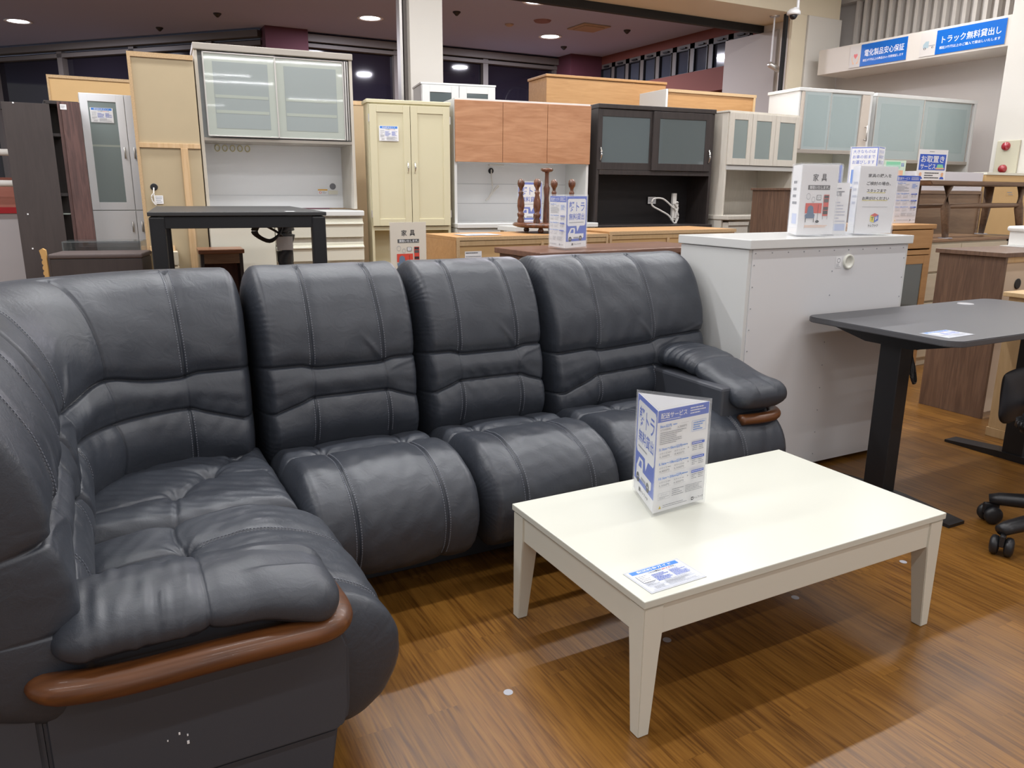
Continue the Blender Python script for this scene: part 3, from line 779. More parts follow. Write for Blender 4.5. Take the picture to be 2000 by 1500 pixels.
# armrests
ARM = [(-.104, -.042), (-.120, -.022), (-.114, .004), (-.085, .022), (-.03, .031), (.04, .030), (.088, .016), (.108, -.010), (.10, -.038), (.06, -.052), (-.04, -.056)]
AMED = [(-.065, -.012), (.06, -.012)]
def arm_disp(L_, seam, seed):
    def fn(X, A, Z, V):
        D = -.004 * g(X - seam, .003) - .005 * g(X - seam, .015) + .002 * vnoise(X * 26, V * 5, seed=seed) * (1 - sm(seam - .02, seam + .02, X)) + .0014 * vnoise(X * 8, V * 8, seed=seed + 1)
        D = D + .010 * sm(0, .12, X - L_ + .16) * (Z < .03)
        low = g(Z + .038, .0035) * (A < -.06)
        return D - .004 * low
    return fn
def p_left(x): return -.135 + x, 0 * x + 1.365, 0 * x, 0 * x + 1
la = Loft(ARM, AMED, p_left, .465, .05, .055, 110, 120, arm_disp(.455, .235, 3), zoff=lambda X: .484 + 0.004 * np.sin(X * 9) - .022 * sm(.32, .455, X))
a_l = la.build('armrest', M_leather, sofa)
def p_right(x): return 0 * x + 2.02 + .03 * sm(0, .5, x), YB + .10 - x, 0 * x - 1, 0 * x
ra = Loft(ARM, AMED, p_right, .565, .08, .055, 120, 120, arm_disp(.565, .30, 8), zoff=lambda X: .560 - .080 * sm(.18, .56, X) - 0.012 * sm(0, .1, .1 - X))
a_r = ra.build('armrest', M_leather, sofa)
bm = bmesh.new()
tube(bm, smooth_path([(-.150, 1.31, .418), (-.152, 1.285, .416), (-.135, 1.266, .411), (-.09, 1.256, .407), (-.02, 1.252, .404), (.10, 1.252, .405), (.21, 1.255, .402), (.285, 1.262, .398), (.318, 1.285, .396), (.328, 1.33, .396), (.325, 1.42, .396)], 6), [.020 + .011 * min(1, i / 14) for i in range(61)], 16, 0.80)
fin(bm, 'wood_trim', M_railwood, a_l, True)
bm = bmesh.new()
tube(bm, smooth_path([(2.14, 2.35, .44), (2.158, 2.2, .415), (2.16, 2.05, .398), (2.15, 1.965, .392), (2.115, 1.925, .390), (2.05, 1.915, .389), (1.96, 1.93, .388)], 6), .024, 16, 0.8)
fin(bm, 'wood_trim', M_railwood, a_r, True)
# blocks that carry the armrests and the upholstered outer panels
def panel(name, pts, axis, a0, a1, m, bev=.008):
    b_ = bmesh.new(); prism(b_, pts, axis, a0, a1)
    bmesh.ops.bevel(b_, geom=b_.edges[:], offset=bev, segments=3, affect='EDGES')
    return fin(b_, name, m, sofa, False)
panel('side_panel', [(-.16, .15), (.318, .15), (.335, .165), (.342, .20), (.345, .33), (.335, .362), (.30, .385), (-.16, .40)], 'y', 1.292, 1.36, M_vinyl)
box('arm_support', M_vinyl, sofa, (-.15, .30, 1.30, 1.47, .33, .45), bev=.01)
box('arm_support', M_vinyl, sofa, (1.90, 2.13, 1.97, 2.5, .33, .50), bev=.01)
panel('base_panel', [(-.16, 0.0), (.295, 0.0), (.318, .148), (-.16, .148)], 'y', 1.305, 1.36, M_vinyl, .004)
panel('side_panel', [(-.52, 0.0), (-.1605, 0.0), (-.1605, .43), (-.20, .50), (-.30, .52), (-.52, .54)], 'y', 1.288, 1.36, M_vinyl)
panel('side_panel', [(1.97, .15), (2.60, .15), (2.60, .40), (1.97, .38)], 'x', 2.10, 2.15, M_vinyl)
b_ = bmesh.new()
for x, z, q in ((.035, .245, .003), (.048, .238, .0025), (.047, .222, .004), (.016, .238, .002), (.165, .36, .0025)): bbox(b_, x, x + q, 1.2905, 1.292, z, z + q * 1.6, bev=.0003)
fin(b_, 'scuff_mark', M_paper, sofa)
box('base', mat('dark_base_cloth', (0.02, 0.02, 0.024), 0.7), sofa, (.40, 2.10, 2.12, 2.70, 0, .125), (-.42, .40, 1.95, 2.70, 0, .12), (-.48, .285, 1.36, 1.95, 0, .125), bev=.004)

# ================================================================ coffee table and what lies on it
t = thing('coffee_table', 'low ivory white coffee table with tapered square legs', 'coffee table', (1.444, 1.443, 0))
hx, hy = .509, .296
box('tabletop', M_tabletop, t, (-hx, hx, -hy, hy, .320, .338), bev=.002)
box('apron', M_tableleg, t, (-hx + .035, hx - .035, -hy + .008, -hy + .03, .245, .3165), (-hx + .035, hx - .035, hy - .03, hy - .008, .245, .3165), (-hx + .008, -hx + .03, -hy + .035, hy - .035, .245, .3165), (hx - .03, hx - .008, -hy + .035, hy - .035, .245, .3165), bev=.0015)
for sx in (-1, 1):
    for sy in (-1, 1):
        b_ = bmesh.new()
        lv = [(.3175, .052), (.245, .052), (.20, .047), (0.0, .030)]
        rings = []
        for z, w_ in lv:
            x0 = sx * (hx - .004); y0 = sy * (hy - .004)
            rings.append([b_.verts.new(p) for p in ((x0, y0, z), (x0 - sx * w_, y0, z), (x0 - sx * w_, y0 - sy * w_, z), (x0, y0 - sy * w_, z))])
        for a, b in zip(rings, rings[1:]):
            for k in range(4): b_.faces.new((a[k], a[(k + 1) % 4], b[(k + 1) % 4], b[k]))
        b_.faces.new(rings[0]); b_.faces.new(rings[-1][::-1])
        bmesh.ops.recalc_face_normals(b_, faces=b_.faces)
        bmesh.ops.bevel(b_, geom=b_.edges[:], offset=.0018, segments=2, affect='EDGES')
        fin(b_, 'leg', M_tableleg, t)

def km_rows(full=True):
    it = [('r', 0, 0, 1, .115, M_blue), ('t', '配送サービス', .06, .03, .56, .085, .6, M_paper), ('l', .62, .02, .94, .095, 3, M_paper), ('l', .06, .092, .45, .106, 1, M_paper)]
    rows = [('3km以内', .14, .30), ('3.1km～5km以内', .36, .42), ('5.1km～10km以内', .50, .56), ('10.1km～20km以内', .64, .70)]
    for i, (s_, z, _) in enumerate(rows):
        it += [('t', s_, .05, z, .05 + (.22 if i == 0 else .44), z + .032, .8, M_blue2), ('l', .5 if i else .3, z + .005, .62 if i else .42, z + .03, 1, M_blue2), ('r', .44, z + .017, .6, z + .0185, M_grey_ink)]
        if i:
            for k, bx in enumerate((.06, .34)):
                it += [('t', '小サイズ' if k == 0 else '大サイズ', bx, z + .047, bx + .15, z + .067, .5, M_grey_ink), ('l', bx + .16, z + .05, bx + .22, z + .066, 1, M_grey_ink)]
                it += [('t', [('3,300円', '4,400円'), ('4,400円', '5,500円'), ('5,500円', '6,600円')][i - 1][k], bx, z + .077, bx + .19, z + .10, .5, M_grey_ink), ('r', bx, z + .106, bx + .23, z + .1075, M_grey_ink)]
            it += [('r', .68, z + .01, .93, z + .035, M_blue), ('l', .69, z + .015, .92, z + .030, 1, M_paper), ('l', .69, z + .045, .79, z + .10, 3, M_grey_ink), ('l', .82, z + .045, .92, z + .10, 3, M_grey_ink), ('p', [(.60, z + .04), (.62, z + .05), (.60, z + .06)], M_grey_ink)]
        else:
            it += [('t', '以下の対象商品', .06, .18, .26, .2, .4, M_grey_ink), ('t', '3,300円', .38, .178, .56, .202, .5, M_grey_ink), ('l', .06, .21, .58, .335, 7, M_grey_ink)]
            for q in ((.66, .16, .94, .162), (.66, .265, .94, .267), (.66, .16, .663, .267), (.937, .16, .94, .267)): it.append(('r', *q, M_blue2))
            it.append(('l', .69, .17, .92, .26, 4, M_blue2))
    for q in ((.05, .80, .27, .802), (.05, .865, .27, .867), (.05, .80, .052, .867), (.268, .80, .27, .867)): it.append(('r', *q, M_grey_ink))
    it += [('t', 'オプション', .10, .81, .22, .828, .4, M_grey_ink), ('l', .07, .835, .25, .86, 2, M_grey_ink), ('l', .31, .78, .55, .86, 4, M_grey_ink), ('l', .57, .78, .92, .86, 5, M_grey_ink)]
    it += [('p', [(.06, .955), (.085, .92), (.11, .955)], mat('gold_ink', (.6, .45, .1), .5)), ('l', .14, .92, .64, .955, 2, M_grey_ink), ('t', 'トレファク', .76, .925, .94, .95, .8, M_ink), ('r', .70, .922, .745, .954, M_ink), ('r', .712, .931, .733, .945, M_paper)]
    return it
TRUCK = [('r', 0, 0, 1, .875, M_blue), ('p', [(.10, .05), (.90, .05), (.945, .08), (.945, .54), (.90, .575), (.66, .575), (.55, .69), (.50, .575), (.10, .575), (.055, .54), (.055, .08)], M_paper),
         ('t', '軽トラ', .13, .10, .88, .30, .75, M_blue), ('t', '無料貸出', .13, .33, .88, .46, .7, M_blue), ('l', .14, .49, .88, .53, 1, M_grey_ink),
         ('p', [(.10, .86), (.10, .72), (.13, .70), (.22, .615), (.40, .615), (.43, .63), (.43, .73), (.86, .73), (.86, .80), (.82, .82), (.14, .83)], M_paper), ('p', [(.20, .71), (.27, .64), (.36, .64), (.36, .71)], M_blue),
         ('o', .20, .83, .075, .05, .04, M_ink), ('o', .70, .82, .075, .05, .04, M_ink), ('r', .36, .79, .60, .82, M_grey_ink), ('t', 'トレファク', .40, .915, .74, .95, .9, M_ink), ('r', .28, .912, .35, .953, M_ink)]
BIGTHINGS = [('r', 0, 0, 1, 1, M_blue), ('r', .035, .025, .965, .975, M_paper), ('t', '大きなものは', .10, .06, .90, .15, .5, M_blue), ('t', 'お車の前まで', .10, .19, .90, .28, .5, M_blue), ('t', 'お運びします', .10, .32, .90, .41, .5, M_blue), ('r', .1, .55, .9, .9, M_blue2)]
PORTER = [('r', 0, 0, 1, .86, M_signblue), ('p', [(.30, .20), (.36, .14), (.42, .20), (.38, .25), (.32, .25)], M_paper), ('p', [(.26, .30), (.38, .27), (.42, .40), (.40, .58), (.44, .76), (.38, .76), (.33, .60), (.24, .78), (.18, .76), (.28, .52)], M_paper), ('r', .44, .26, .62, .50, M_paper), ('r', .40, .80, .75, .815, M_paper), ('l', .2, .89, .8, .95, 2, M_ink)]
FURN = [('t', '家', .31, .13, .46, .235, .8, M_ink), ('t', '具', .54, .13, .69, .235, .8, M_ink), ('r', .20, .29, .80, .355, mat('dark_grey_ink', (.10, .10, .10), .5)), ('t', '買取いたします。', .24, .30, .78, .346, .8, M_paper),
        ('o', .23, .45, .055, .045, .006, M_grey_ink), ('o', .37, .495, .045, .04, .006, M_grey_ink), ('r', .46, .43, .58, .50, M_ink), ('r', .47, .436, .57, .494, M_paper), ('l', .49, .45, .56, .485, 2, M_grey_ink),
        ('r', .17, .545, .62, .69, M_red), ('r', .655, .425, .80, .73, M_red), ('r', .665, .435, .79, .475, M_ink), ('r', .665, .485, .79, .535, mat('dark_grey_ink', (.10, .10, .10), .5)), ('r', .665, .60, .79, .645, M_ink), ('r', .665, .655, .79, .705, mat('dark_grey_ink', (.10, .10, .10), .5)), ('r', .66, .73, .672, .78, M_grey_ink), ('r', .785, .73, .797, .78, M_grey_ink),
        ('p', [(.22, .70), (.24, .60), (.31, .575), (.38, .60), (.41, .70), (.44, .71), (.43, .76), (.19, .765), (.17, .71)], mat('dusty_blue_ink', (.16, .22, .32), .5)), ('r', .19, .76, .205, .82, M_ink), ('r', .41, .76, .425, .82, M_ink),
        ('r', .515, .57, .522, .80, M_ink), ('o', .52, .81, .05, .018, .016, M_ink), ('l', .18, .86, .80, .90, 2, M_skin)]
def cube_logo(x, z, s_):
    k = .7
    return [('p', [(x - s_, z - s_ * .42 * k), (x, z - s_ * .85 * k), (x + s_, z - s_ * .5 * k), (x, z - s_ * .1 * k)], M_red), ('p', [(x - s_, z - s_ * .42 * k), (x, z - s_ * .1 * k), (x, z + s_ * k), (x - s_, z + s_ * .72 * k)], M_yellow), ('p', [(x, z - s_ * .1 * k), (x + s_, z - s_ * .5 * k), (x + s_, z + s_ * .6 * k), (x, z + s_ * k)], M_blue),
            ('t', 'T', x - s_ * .8, z - s_ * .1 * k, x - s_ * .15, z + s_ * .6 * k, 1.6, M_ink), ('t', 'F', x + s_ * .25, z - s_ * .12 * k, x + s_ * .8, z + s_ * .55 * k, 1.6, M_paper)]
ASK = [('t', '家具の購入を', .22, .11, .84, .165, 1.0, M_ink), ('t', 'ご検討の場合、', .20, .225, .84, .28, 1.0, M_ink), ('r', .24, .385, .72, .393, M_yellow), ('t', 'スタッフまで', .22, .335, .74, .385, 1.0, M_ink), ('r', .12, .50, .80, .508, M_yellow), ('t', 'お声がけください', .12, .448, .84, .50, 1.0, M_ink),
       ('r', .14, .60, .82, .603, M_ink)] + cube_logo(.50, .76, .11) + [('t', 'トレファク', .36, .86, .62, .905, 1.2, M_ink)]
GUIDE = [('r', .05, .02, .95, .17, M_blue2), ('t', '配送料金ガイド', .17, .045, .83, .145, .6, M_paper), ('t', 'こちらの商品は', .32, .20, .56, .27, .5, M_ink), ('t', 'Aサイズ', .57, .20, .74, .27, .8, M_red), ('t', 'です。', .75, .20, .84, .27, .5, M_ink),
         ('r', .06, .26, .28, .60, M_grey_ink), ('r', .065, .268, .275, .592, M_paper), ('l', .08, .28, .26, .56, 4, M_grey_ink), ('l', .31, .34, .60, .68, 6, M_blue), ('r', .64, .32, .95, .325, M_grey_ink), ('l', .65, .35, .94, .66, 7, M_blue), ('l', .06, .63, .28, .76, 3, M_grey_ink),
         ('r', .06, .80, .94, .808, M_grey_ink), ('r', .06, .955, .94, .963, M_grey_ink), ('l', .12, .83, .3, .93, 2, M_grey_ink), ('l', .38, .70, .92, .93, 6, M_grey_ink)]
MENU = [('l', .10, .08, .9, .2, 2, M_grey_ink), ('t', '家具の', .62, .16, .12, .26, .6, M_grey_ink), ('l', .10, .35, .9, .9, 9, mat('ghost_ink', (.62, .64, .72), .5)), ('r', .08, .80, .92, .93, mat('ghost_blue', (.58, .64, .82), .5))]

def tri_stand(name, label, loc, rz, side, hgt, faces, group=None):
    """three acrylic panels in a triangle; faces = items for the panels, first panel faces local -y"""
    t = thing(name, label, 'sign', loc, rz, group)
    h3 = side * math.sqrt(3) / 2
    P = [(0, 0), (side, 0), (side / 2, h3)]
    for i in range(3):
        x0, y0 = P[i]; x1, y1 = P[(i + 1) % 3]; a = math.atan2(y1 - y0, x1 - x0)
        b_ = bmesh.new(); bbox(b_, 0, side, 0, .0016, 0, hgt + .004)
        hd = fin(b_, 'acrylic_panel', M_acryl, t); hd.location = (x0, y0, 0); hd.rotation_euler = (0, 0, a)
        if i < len(faces) and faces[i] is not None:
            s_ = sheet('printed_sheet', side - .010, hgt - .006, faces[i], hd, thick=.0006)
            s_.location = (.005, .003, .004)
        elif i >= len(faces):
            s_ = sheet('printed_sheet', side - .010, hgt - .006, [], hd, thick=.0006); s_.location = (.005, .003, .004)
    return t

# on the coffee table: apex towards the camera at (1.222,1.488), second front panel to its left rear
def stand2(name, label, A, B, C, hgt, fAB, fCA, fBC=[], group=None):
    """A near corner, B right, C left rear (world xy + base z): panel AB and panel CA are seen"""
    t = thing(name, label, 'sign', (A[0], A[1], A[2]), 0, group)
    for (p, q, it) in ((A, B, fAB), (C, A, fCA), (B, C, fBC)):
        a = math.atan2(q[1] - p[1], q[0] - p[0]); L_ = math.hypot(q[1] - p[1], q[0] - p[0])
        b_ = bmesh.new(); bbox(b_, 0, L_, 0, .0016, 0, hgt + .004)
        hd = fin(b_, 'acrylic_panel', M_acryl, t); hd.location = (p[0] - A[0], p[1] - A[1], 0); hd.rotation_euler = (0, 0, a)
        s_ = sheet('printed_sheet', L_ - .010, hgt - .012, it, hd, thick=.0006); s_.location = (.005, .0035, .008)
    return t
stand2('table_top_sign', 'three sided acrylic sign standing on the white coffee table', (1.220, 1.487, .3385), (1.417, 1.503, .3385), (1.294, 1.672, .3385), .295, km_rows(), TRUCK)
def flat_card(name, label, loc, rz, w_, h_, items, group=None):
    o = thing(name, label, 'card', loc, rz, group)
    s_ = sheet('printed_card', w_, h_, items, o, paper=mat('cool_card', (.66, .69, .76), .4)); s_.rotation_euler = (R(-90), 0, 0); s_.location = (0, 0, .0012)
    b_ = bmesh.new(); bbox(b_, -.004, w_ + .004, -.004, h_ + .004, 0, .0008); fin(b_, 'sleeve', mat('clear_sleeve', (.60, .62, .66), .12), o)
    return o
flat_card('price_card', 'small printed delivery price card lying on the white coffee table', (.973, 1.172, .3385), 1.5, .150, .092, GUIDE)

# ================================================================ things on the floor right of the sofa
for (x, lab) in ((.761, 'round grey floor sticker between sofa end and table legs, nearest the camera'), (1.246, 'round grey floor sticker in the shade just right of the near table leg'),
                 (1.732, 'round grey floor sticker under the middle of the coffee table front'), (2.23, 'round grey floor sticker seen left of the right front table leg')):
    b_ = bmesh.new(); lathe(b_, [(0, 0.0002), (.0115, 0.0002), (.0115, .0009), (0, .0009)], n=28)
    tag(fin(b_, 'floor_sticker', M_sticker), lab, 'sticker', 'round grey floor stickers', (x, 1.427, 0))

# low white cabinet with its back to the camera
t = thing('low_white_cabinet', 'low white cabinet seen from behind, right of the sofa, carrying signs', 'cabinet', (2.215, 2.205, 0))
box('carcass', M_white, t, (0, .018, .004, .40, 0, .962), (.932, .95, .004, .40, 0, .962), (.018, .932, .006, .40, .03, .05), (.018, .932, .38, .40, .05, .962), bev=.0015)
box('back_panel', mat('white_hardboard', (.73, .73, .74), .4), t, (.018, .932, 0.0, .006, .02, .962), bev=.001)
box('top', M_white, t, (-.008, .96, -.012, .412, .964, 1.0), bev=.003)
b_ = bmesh.new()
for i in range(11): bbox(b_, .03 + i * .088, .034 + i * .088, -.002, .001, .945, .949)
for i in range(11):
    for x in (.026, .922): bbox(b_, x, x + .004, -.002, .001, .05 + i * .085, .054 + i * .085)
for i in range(9): bbox(b_, .47, .474, -.002, .001, .06 + i * .1, .064 + i * .1)
fin(b_, 'staples', M_grey_ink, t)
b_ = bmesh.new(); lathe(b_, [(.031, 0), (.031, .007), (.027, .009), (.021, .007), (.020, .0005), (0, .0005)], n=32)
o = fin(b_, 'cable_cap', mat('cap_white', (.74, .74, .66), .35), t, True); o.rotation_euler = (R(90), 0, 0); o.location = (.563, 0.0, .898)
s_ = sheet('warning_label', .034, .045, [('o', .5, .35, .3, .22, .06, M_grey_ink), ('l', .1, .62, .9, .95, 3, M_grey_ink)], t, thick=.0003); s_.location = (.488, -.0012, .875)

# signs on that cabinet
stand2('furniture_buying_sign', 'narrow acrylic stand with a red and blue chair picture on the low white cabinet', (2.545, 2.285, 1.0005), (2.743, 2.262, 1.0005), (2.664, 2.444, 1.0005), .292, FURN, [('l', .2, .2, .8, .6, 4, M_grey_ink), ('r', .3, .7, .8, .85, mat('ghost_blue', (.58, .64, .82), .5))])
stand2('ask_the_staff_sign', 'acrylic stand with a coloured cube logo, rightmost on the low white cabinet', (2.880, 2.275, 1.0005), (3.080, 2.235, 1.0005), (3.015, 2.42, 1.0005), .292, ASK, [('l', .2, .2, .8, .6, 4, mat('ghost_ink', (.62, .64, .72), .5))])
t = thing('menu_stand', 'low pale acrylic menu stand between the two sign stands on the white cabinet', 'sign', (2.760, 2.325, 1.0005), -4)
box('holder', M_acryl, t, (0, .125, 0, .003, 0, .222), (0, .125, -.02, .02, 0, .003), bev=0)
s_ = sheet('printed_sheet', .115, .214, MENU, t); s_.location = (.005, -.0008, .004)
stand2('truck_loan_sign', 'blue bordered truck loan sign behind the other stands on the white cabinet', (2.985, 2.45, 1.0005), (3.13, 2.565, 1.0005), (2.870, 2.595, 1.0005), .302, PORTER, TRUCK)

# standing desk on the right
t = thing('standing_desk', 'black and grey standing desk right of the white coffee table', 'desk', (3.18, 1.86, 0))
b_ = bmesh.new()
def rrect(x0, x1, y0, y1, r_, n=8):
    P = []
    for cx, cy, a0 in ((x1 - r_, y1 - r_, 0), (x0 + r_, y1 - r_, 90), (x0 + r_, y0 + r_, 180), (x1 - r_, y0 + r_, 270)):
        for i in range(n + 1):
            a = R(a0 + 90 * i / n); P.append((cx + r_ * math.cos(a), cy + r_ * math.sin(a)))
    return P
prism(b_, rrect(-.66, .60, -.325, .325, .06), 'z', .668, .690)
bmesh.ops.bevel(b_, geom=[e for e in b_.edges if abs(e.verts[0].co.z - e.verts[1].co.z) < 1e-6], offset=.003, segments=2, affect='EDGES')
fin(b_, 'desktop', M_blackdesk, t)
for sx, x in ((-1, -.52), (1, .43)):
    lg = box('leg', M_black, t, (x - .035, x + .035, -.055, .035, .02, .62), bev=.003)
    b_ = bmesh.new(); prism(b_, [(-.34, .0), (.30, .0), (.30, .012), (.05, .030), (-.10, .030), (-.34, .012)], 'x', x - .045, x + .045)
    fin(b_, 'foot', M_black, t)
    b_ = bmesh.new(); prism(b_, [(-.27, .668), (.27, .668), (.27, .655), (.10, .615), (-.10, .615), (-.27, .655)], 'x', x - .04, x + .04)
    br = fin(b_, 'bracket', M_black, t)
    b_ = bmesh.new(); lathe(b_, [(.006, 0), (.005, .003), (0, .003)], n=12); o = fin(b_, 'screw', M_chrome, br); o.rotation_euler = (R(90), 0, 0); o.location = (x - .01, -.0555, .64)
    b_ = bmesh.new(); lathe(b_, [(0, 0.0), (.018, 0), (.018, .006), (0, .006)], n=16); o = fin(b_, 'glide', M_alu, t); o.location = (x, .26, 0.0)
box('crossbar', M_black, t, (-.50, .42, -.03, .03, .61, .65), bev=.002)
b_ = bmesh.new(); lathe(b_, [(.034, 0), (.034, .003), (.025, .004), (0, .0035)], n=28); o = fin(b_, 'cable_cap', mat('grommet_grey', (.5, .5, .52), .3), t, True); o.location = (.29, .24, .690)
b_ = bmesh.new()
for k in range(3):
    r_ = .028 + .004 * k
    tube(b_, smooth_path([(-.40 + .012 * k, .02, .60), (-.405, .0, .56), (-.43 + .008 * k, -.02, .50), (-.42, -.03, .46), (-.39 - .006 * k, -.02, .46), (-.375, 0, .50), (-.392, .01, .56), (-.395, .02, .61)], 5), .0045, 8)
tube(b_, [(-.41, -.02, .60), (-.33, .0, .595)], .014, 8)
fin(b_, 'power_cable', M_plastic, t)
flat_card('price_card', 'small printed price card lying on the black standing desk', (2.575, 1.60, .6905), 2, .150, .10, GUIDE)

# office chair, mostly outside the frame
t = thing('office_chair', 'black swivel chair on castors cut off by the right edge', 'office chair', (2.95, 1.24, 0))
angs = [130, 168 + 22, 268, 340, 52]
HUB = Vector((0, 0, .115))
for k, (dx, dy) in enumerate(((-.135, .245), (-.37, .075), (-.06, -.30), (.30, -.12), (.24, .20))):
    e = Vector((dx, dy, .092))
    b_ = bmesh.new(); tube(b_, [HUB, HUB * .5 + e * .5 + Vector((0, 0, .004)), e * .96 + HUB * .04, e + Vector((dx, dy, 0)).normalized() * .018 - Vector((0, 0, .006))], [.040, .033, .027, .022], 12, .85)
    fin(b_, 'base_arm', M_plastic, t, True)
    cs = thing('caster', '', '', (dx, dy, 0), math.degrees(math.atan2(dy, dx)) + 35)
    for q in ('label', 'category'): del cs[q]
    cs.parent = t
    for sy in (-1, 1):
        b_ = bmesh.new(); lathe(b_, [(0, -.014), (.02, -.014), (.031, -.009), (.0335, 0), (.031, .009), (.02, .014), (0, .014)], n=24)
        o = fin(b_, 'wheel', M_plastic, cs, True); o.rotation_euler = (R(90), 0, 0); o.location = (.012, sy * .021, .0335)
    b_ = bmesh.new(); bbox(b_, -.018, .040, -.008, .008, .035, .078, bev=.005); tube(b_, [(0, 0, .055), (0, 0, .085)], .009); fin(b_, 'fork', M_plastic, cs)
b_ = bmesh.new(); lathe(b_, [(0, .07), (.04, .07), (.045, .10), (.038, .14), (.026, .15), (.024, .26), (.014, .265), (.014, .36), (0, .36)], n=24); fin(b_, 'gas_lift', M_plastic, t, True)
b_ = bmesh.new(); prism(b_, rrect(-.21, .25, -.24, .22, .09), 'z', .37, .43); bmesh.ops.bevel(b_, geom=b_.edges[:], offset=.018, segments=3, affect='EDGES'); fin(b_, 'seat', M_plastic, t, True)
b_ = bmesh.new(); tube(b_, smooth_path([(.05, .20, .40), (.10, .30, .42), (.14, .34, .52), (.16, .35, .62)]), .02); fin(b_, 'back_stem', M_plastic, t, True)
bk = Loft([(-.02, .35), (-.035, .42), (-.03, .47), (-.02, .525), (0, .545), (.02, .525), (.02, .47), (.012, .42), (0, .35)], [(0, .40), (0, .55)], lambda x: (-.105 + x, .30 + .04 * np.sin(x / .42 * math.pi), 0 * x, 0 * x + 1), .42, .12, .12, 40, 60)
bk.build('backrest', mat('black_mesh_fabric', (.012, .012, .016), .6, bump=(300, .2)), t)

#==PART3==

# ================================================================ furniture rows behind the sofa
def door(name, m, parent, x0, x1, z0, z1, y=-.02, th=.018, bev=.002):
    return box(name, m, parent, (x0, x1, y, y + th, z0, z1), bev=bev)
def framed(name, m, parent, x0, x1, z0, z1, bw, inner, y=-.02, th=.018, iname='glass_panel', inset=.005, bwz=None):
    bz = bwz or bw
    o = box(name, m, parent, (x0, x0 + bw, y, y + th, z0, z1), (x1 - bw, x1, y, y + th, z0, z1), (x0 + bw, x1 - bw, y, y + th, z0, z0 + bz), (x0 + bw, x1 - bw, y, y + th, z1 - bz, z1), bev=.0015)
    box(iname, inner, o, (x0 + bw, x1 - bw, y + inset, y + th - .002, z0 + bz, z1 - bz), bev=0)
    return o
def bow_handle(parent, x, z0, z1, y, m=M_chrome, r_=.005, out=.022, name='handle'):
    b_ = bmesh.new(); n = 8
    tube(b_, [(x, y - out * math.sin(math.pi * i / n), z0 + (z1 - z0) * i / n) for i in range(n + 1)], [r_ * (.6 + .6 * math.sin(math.pi * i / n)) for i in range(n + 1)], 8)
    return fin(b_, name, m, parent, True)
def bar_handle(parent, x, z0, z1, y, m=M_alu, r_=.005, out=.028):
    b_ = bmesh.new(); tube(b_, [(x, y - out, z0), (x, y - out, z1)], r_, 8)
    tube(b_, [(x, y, z0 + .012), (x, y - out, z0 + .012)], r_ * .8, 8); tube(b_, [(x, y, z1 - .012), (x, y - out, z1 - .012)], r_ * .8, 8)
    return fin(b_, 'handle', m, parent, True)
def disc(parent, name, m, x, z, y, r_, th=.004, n=28):
    b_ = bmesh.new(); lathe(b_, [(0, 0), (r_, 0), (r_, th), (r_ * .8, th * 1.2), (0, th * .6)], n=n)
    o = fin(b_, name, m, parent, True); o.rotation_euler = (R(90), 0, 0); o.location = (x, y, z); return o
def card_on(parent, x, z, w_, h_, y, name='price_label', items=None):
    s_ = sheet(name, w_, h_, items or GUIDE, parent, thick=.0006); s_.location = (x, y, z); return s_

# --- big glass door kitchen board
M_shell = wood('pale_grey_wood_shell', (.60, .56, .49), (.54, .50, .43), 'z', 1.0, .45, 10, .8)
M_slab = wood('taupe_top_slab', (.40, .365, .32), (.35, .32, .28), 'x', 1.0, .4, 10, .8)
t = thing('kitchen_board', 'large pale kitchen board with two sliding frosted glass doors and white counter', 'kitchen cabinet', (.647, 5.326, 0), -4.4)
box('top_slab', M_slab, t, (-.004, .966, -.012, .40, 1.997, 2.036), bev=.004)
box('side_panel', M_shell, t, (.0, .02, 0, .40, 1.05, 1.997))
box('side_panel', M_shell, t, (.942, .962, 0, .40, 1.05, 1.997))
box('back_board', mat('gloss_white_back', (.84, .85, .86), .12, coat=.6), t, (.02, .942, .37, .388, 1.05, 1.49), bev=0)
box('rail', M_slab, t, (.02, .942, .0, .37, 1.470, 1.488), bev=.001)
box('cabinet_interior', mat('inside_grey', (.35, .37, .37), .5), t, (.02, .942, .03, .37, 1.488, 1.997), bev=0)
for x0, x1, yy in ((.045, .475, -.016), (.470, .905, -.004)):
    dr = box('sliding_door', M_alu, t, (x0, x0 + .008, yy, yy + .016, 1.495, 1.987), (x1 - .008, x1, yy, yy + .016, 1.495, 1.987), (x0, x1, yy, yy + .016, 1.495, 1.502), (x0, x1, yy, yy + .016, 1.980, 1.987), bev=.001)
    box('glass_panel', M_frostedge, dr, (x0 + .008, x1 - .008, yy + .004, yy + .012, 1.502, 1.980), bev=0)
    box('glass_panel', M_frost, dr, (x0 + .055, x1 - .05, yy + .0032, yy + .008, 1.545, 1.935), bev=0)
    bm = bmesh.new()
    for z in (1.635, 1.725): bbox(bm, x0 + .06, x1 - .055, yy + .0027, yy + .004, z, z + .018)
    fin(bm, 'shelf_behind_glass', M_frostshelf, dr)
box('door_track', M_alu, t, (.908, .918, -.012, .02, 1.495, 1.987), (.925, .932, -.008, .02, 1.495, 1.987), bev=.001)
box('counter', M_white, t, (-.004, .985, -.10, .41, 1.006, 1.042), bev=.006)
box('lower_carcass', M_shell, t, (0, .98, -.06, .40, .0, 1.004), bev=.001)
door('cabinet_door', M_cream, t, .004, .395, .10, .99, -.085, .022)
for i in range(3):
    z1 = .985 - i * .155
    box('drawer', M_cream, t, (.40, .978, -.085, -.063, z1 - .118, z1 - .012), (.40, .978, -.078, -.063, z1 - .012, z1 + .004), (.40, .978, -.10, -.085, z1 - .034, z1 - .022), bev=.003)
box('drawer', M_cream, t, (.40, .978, -.085, -.063, .08, .52), bev=.003)
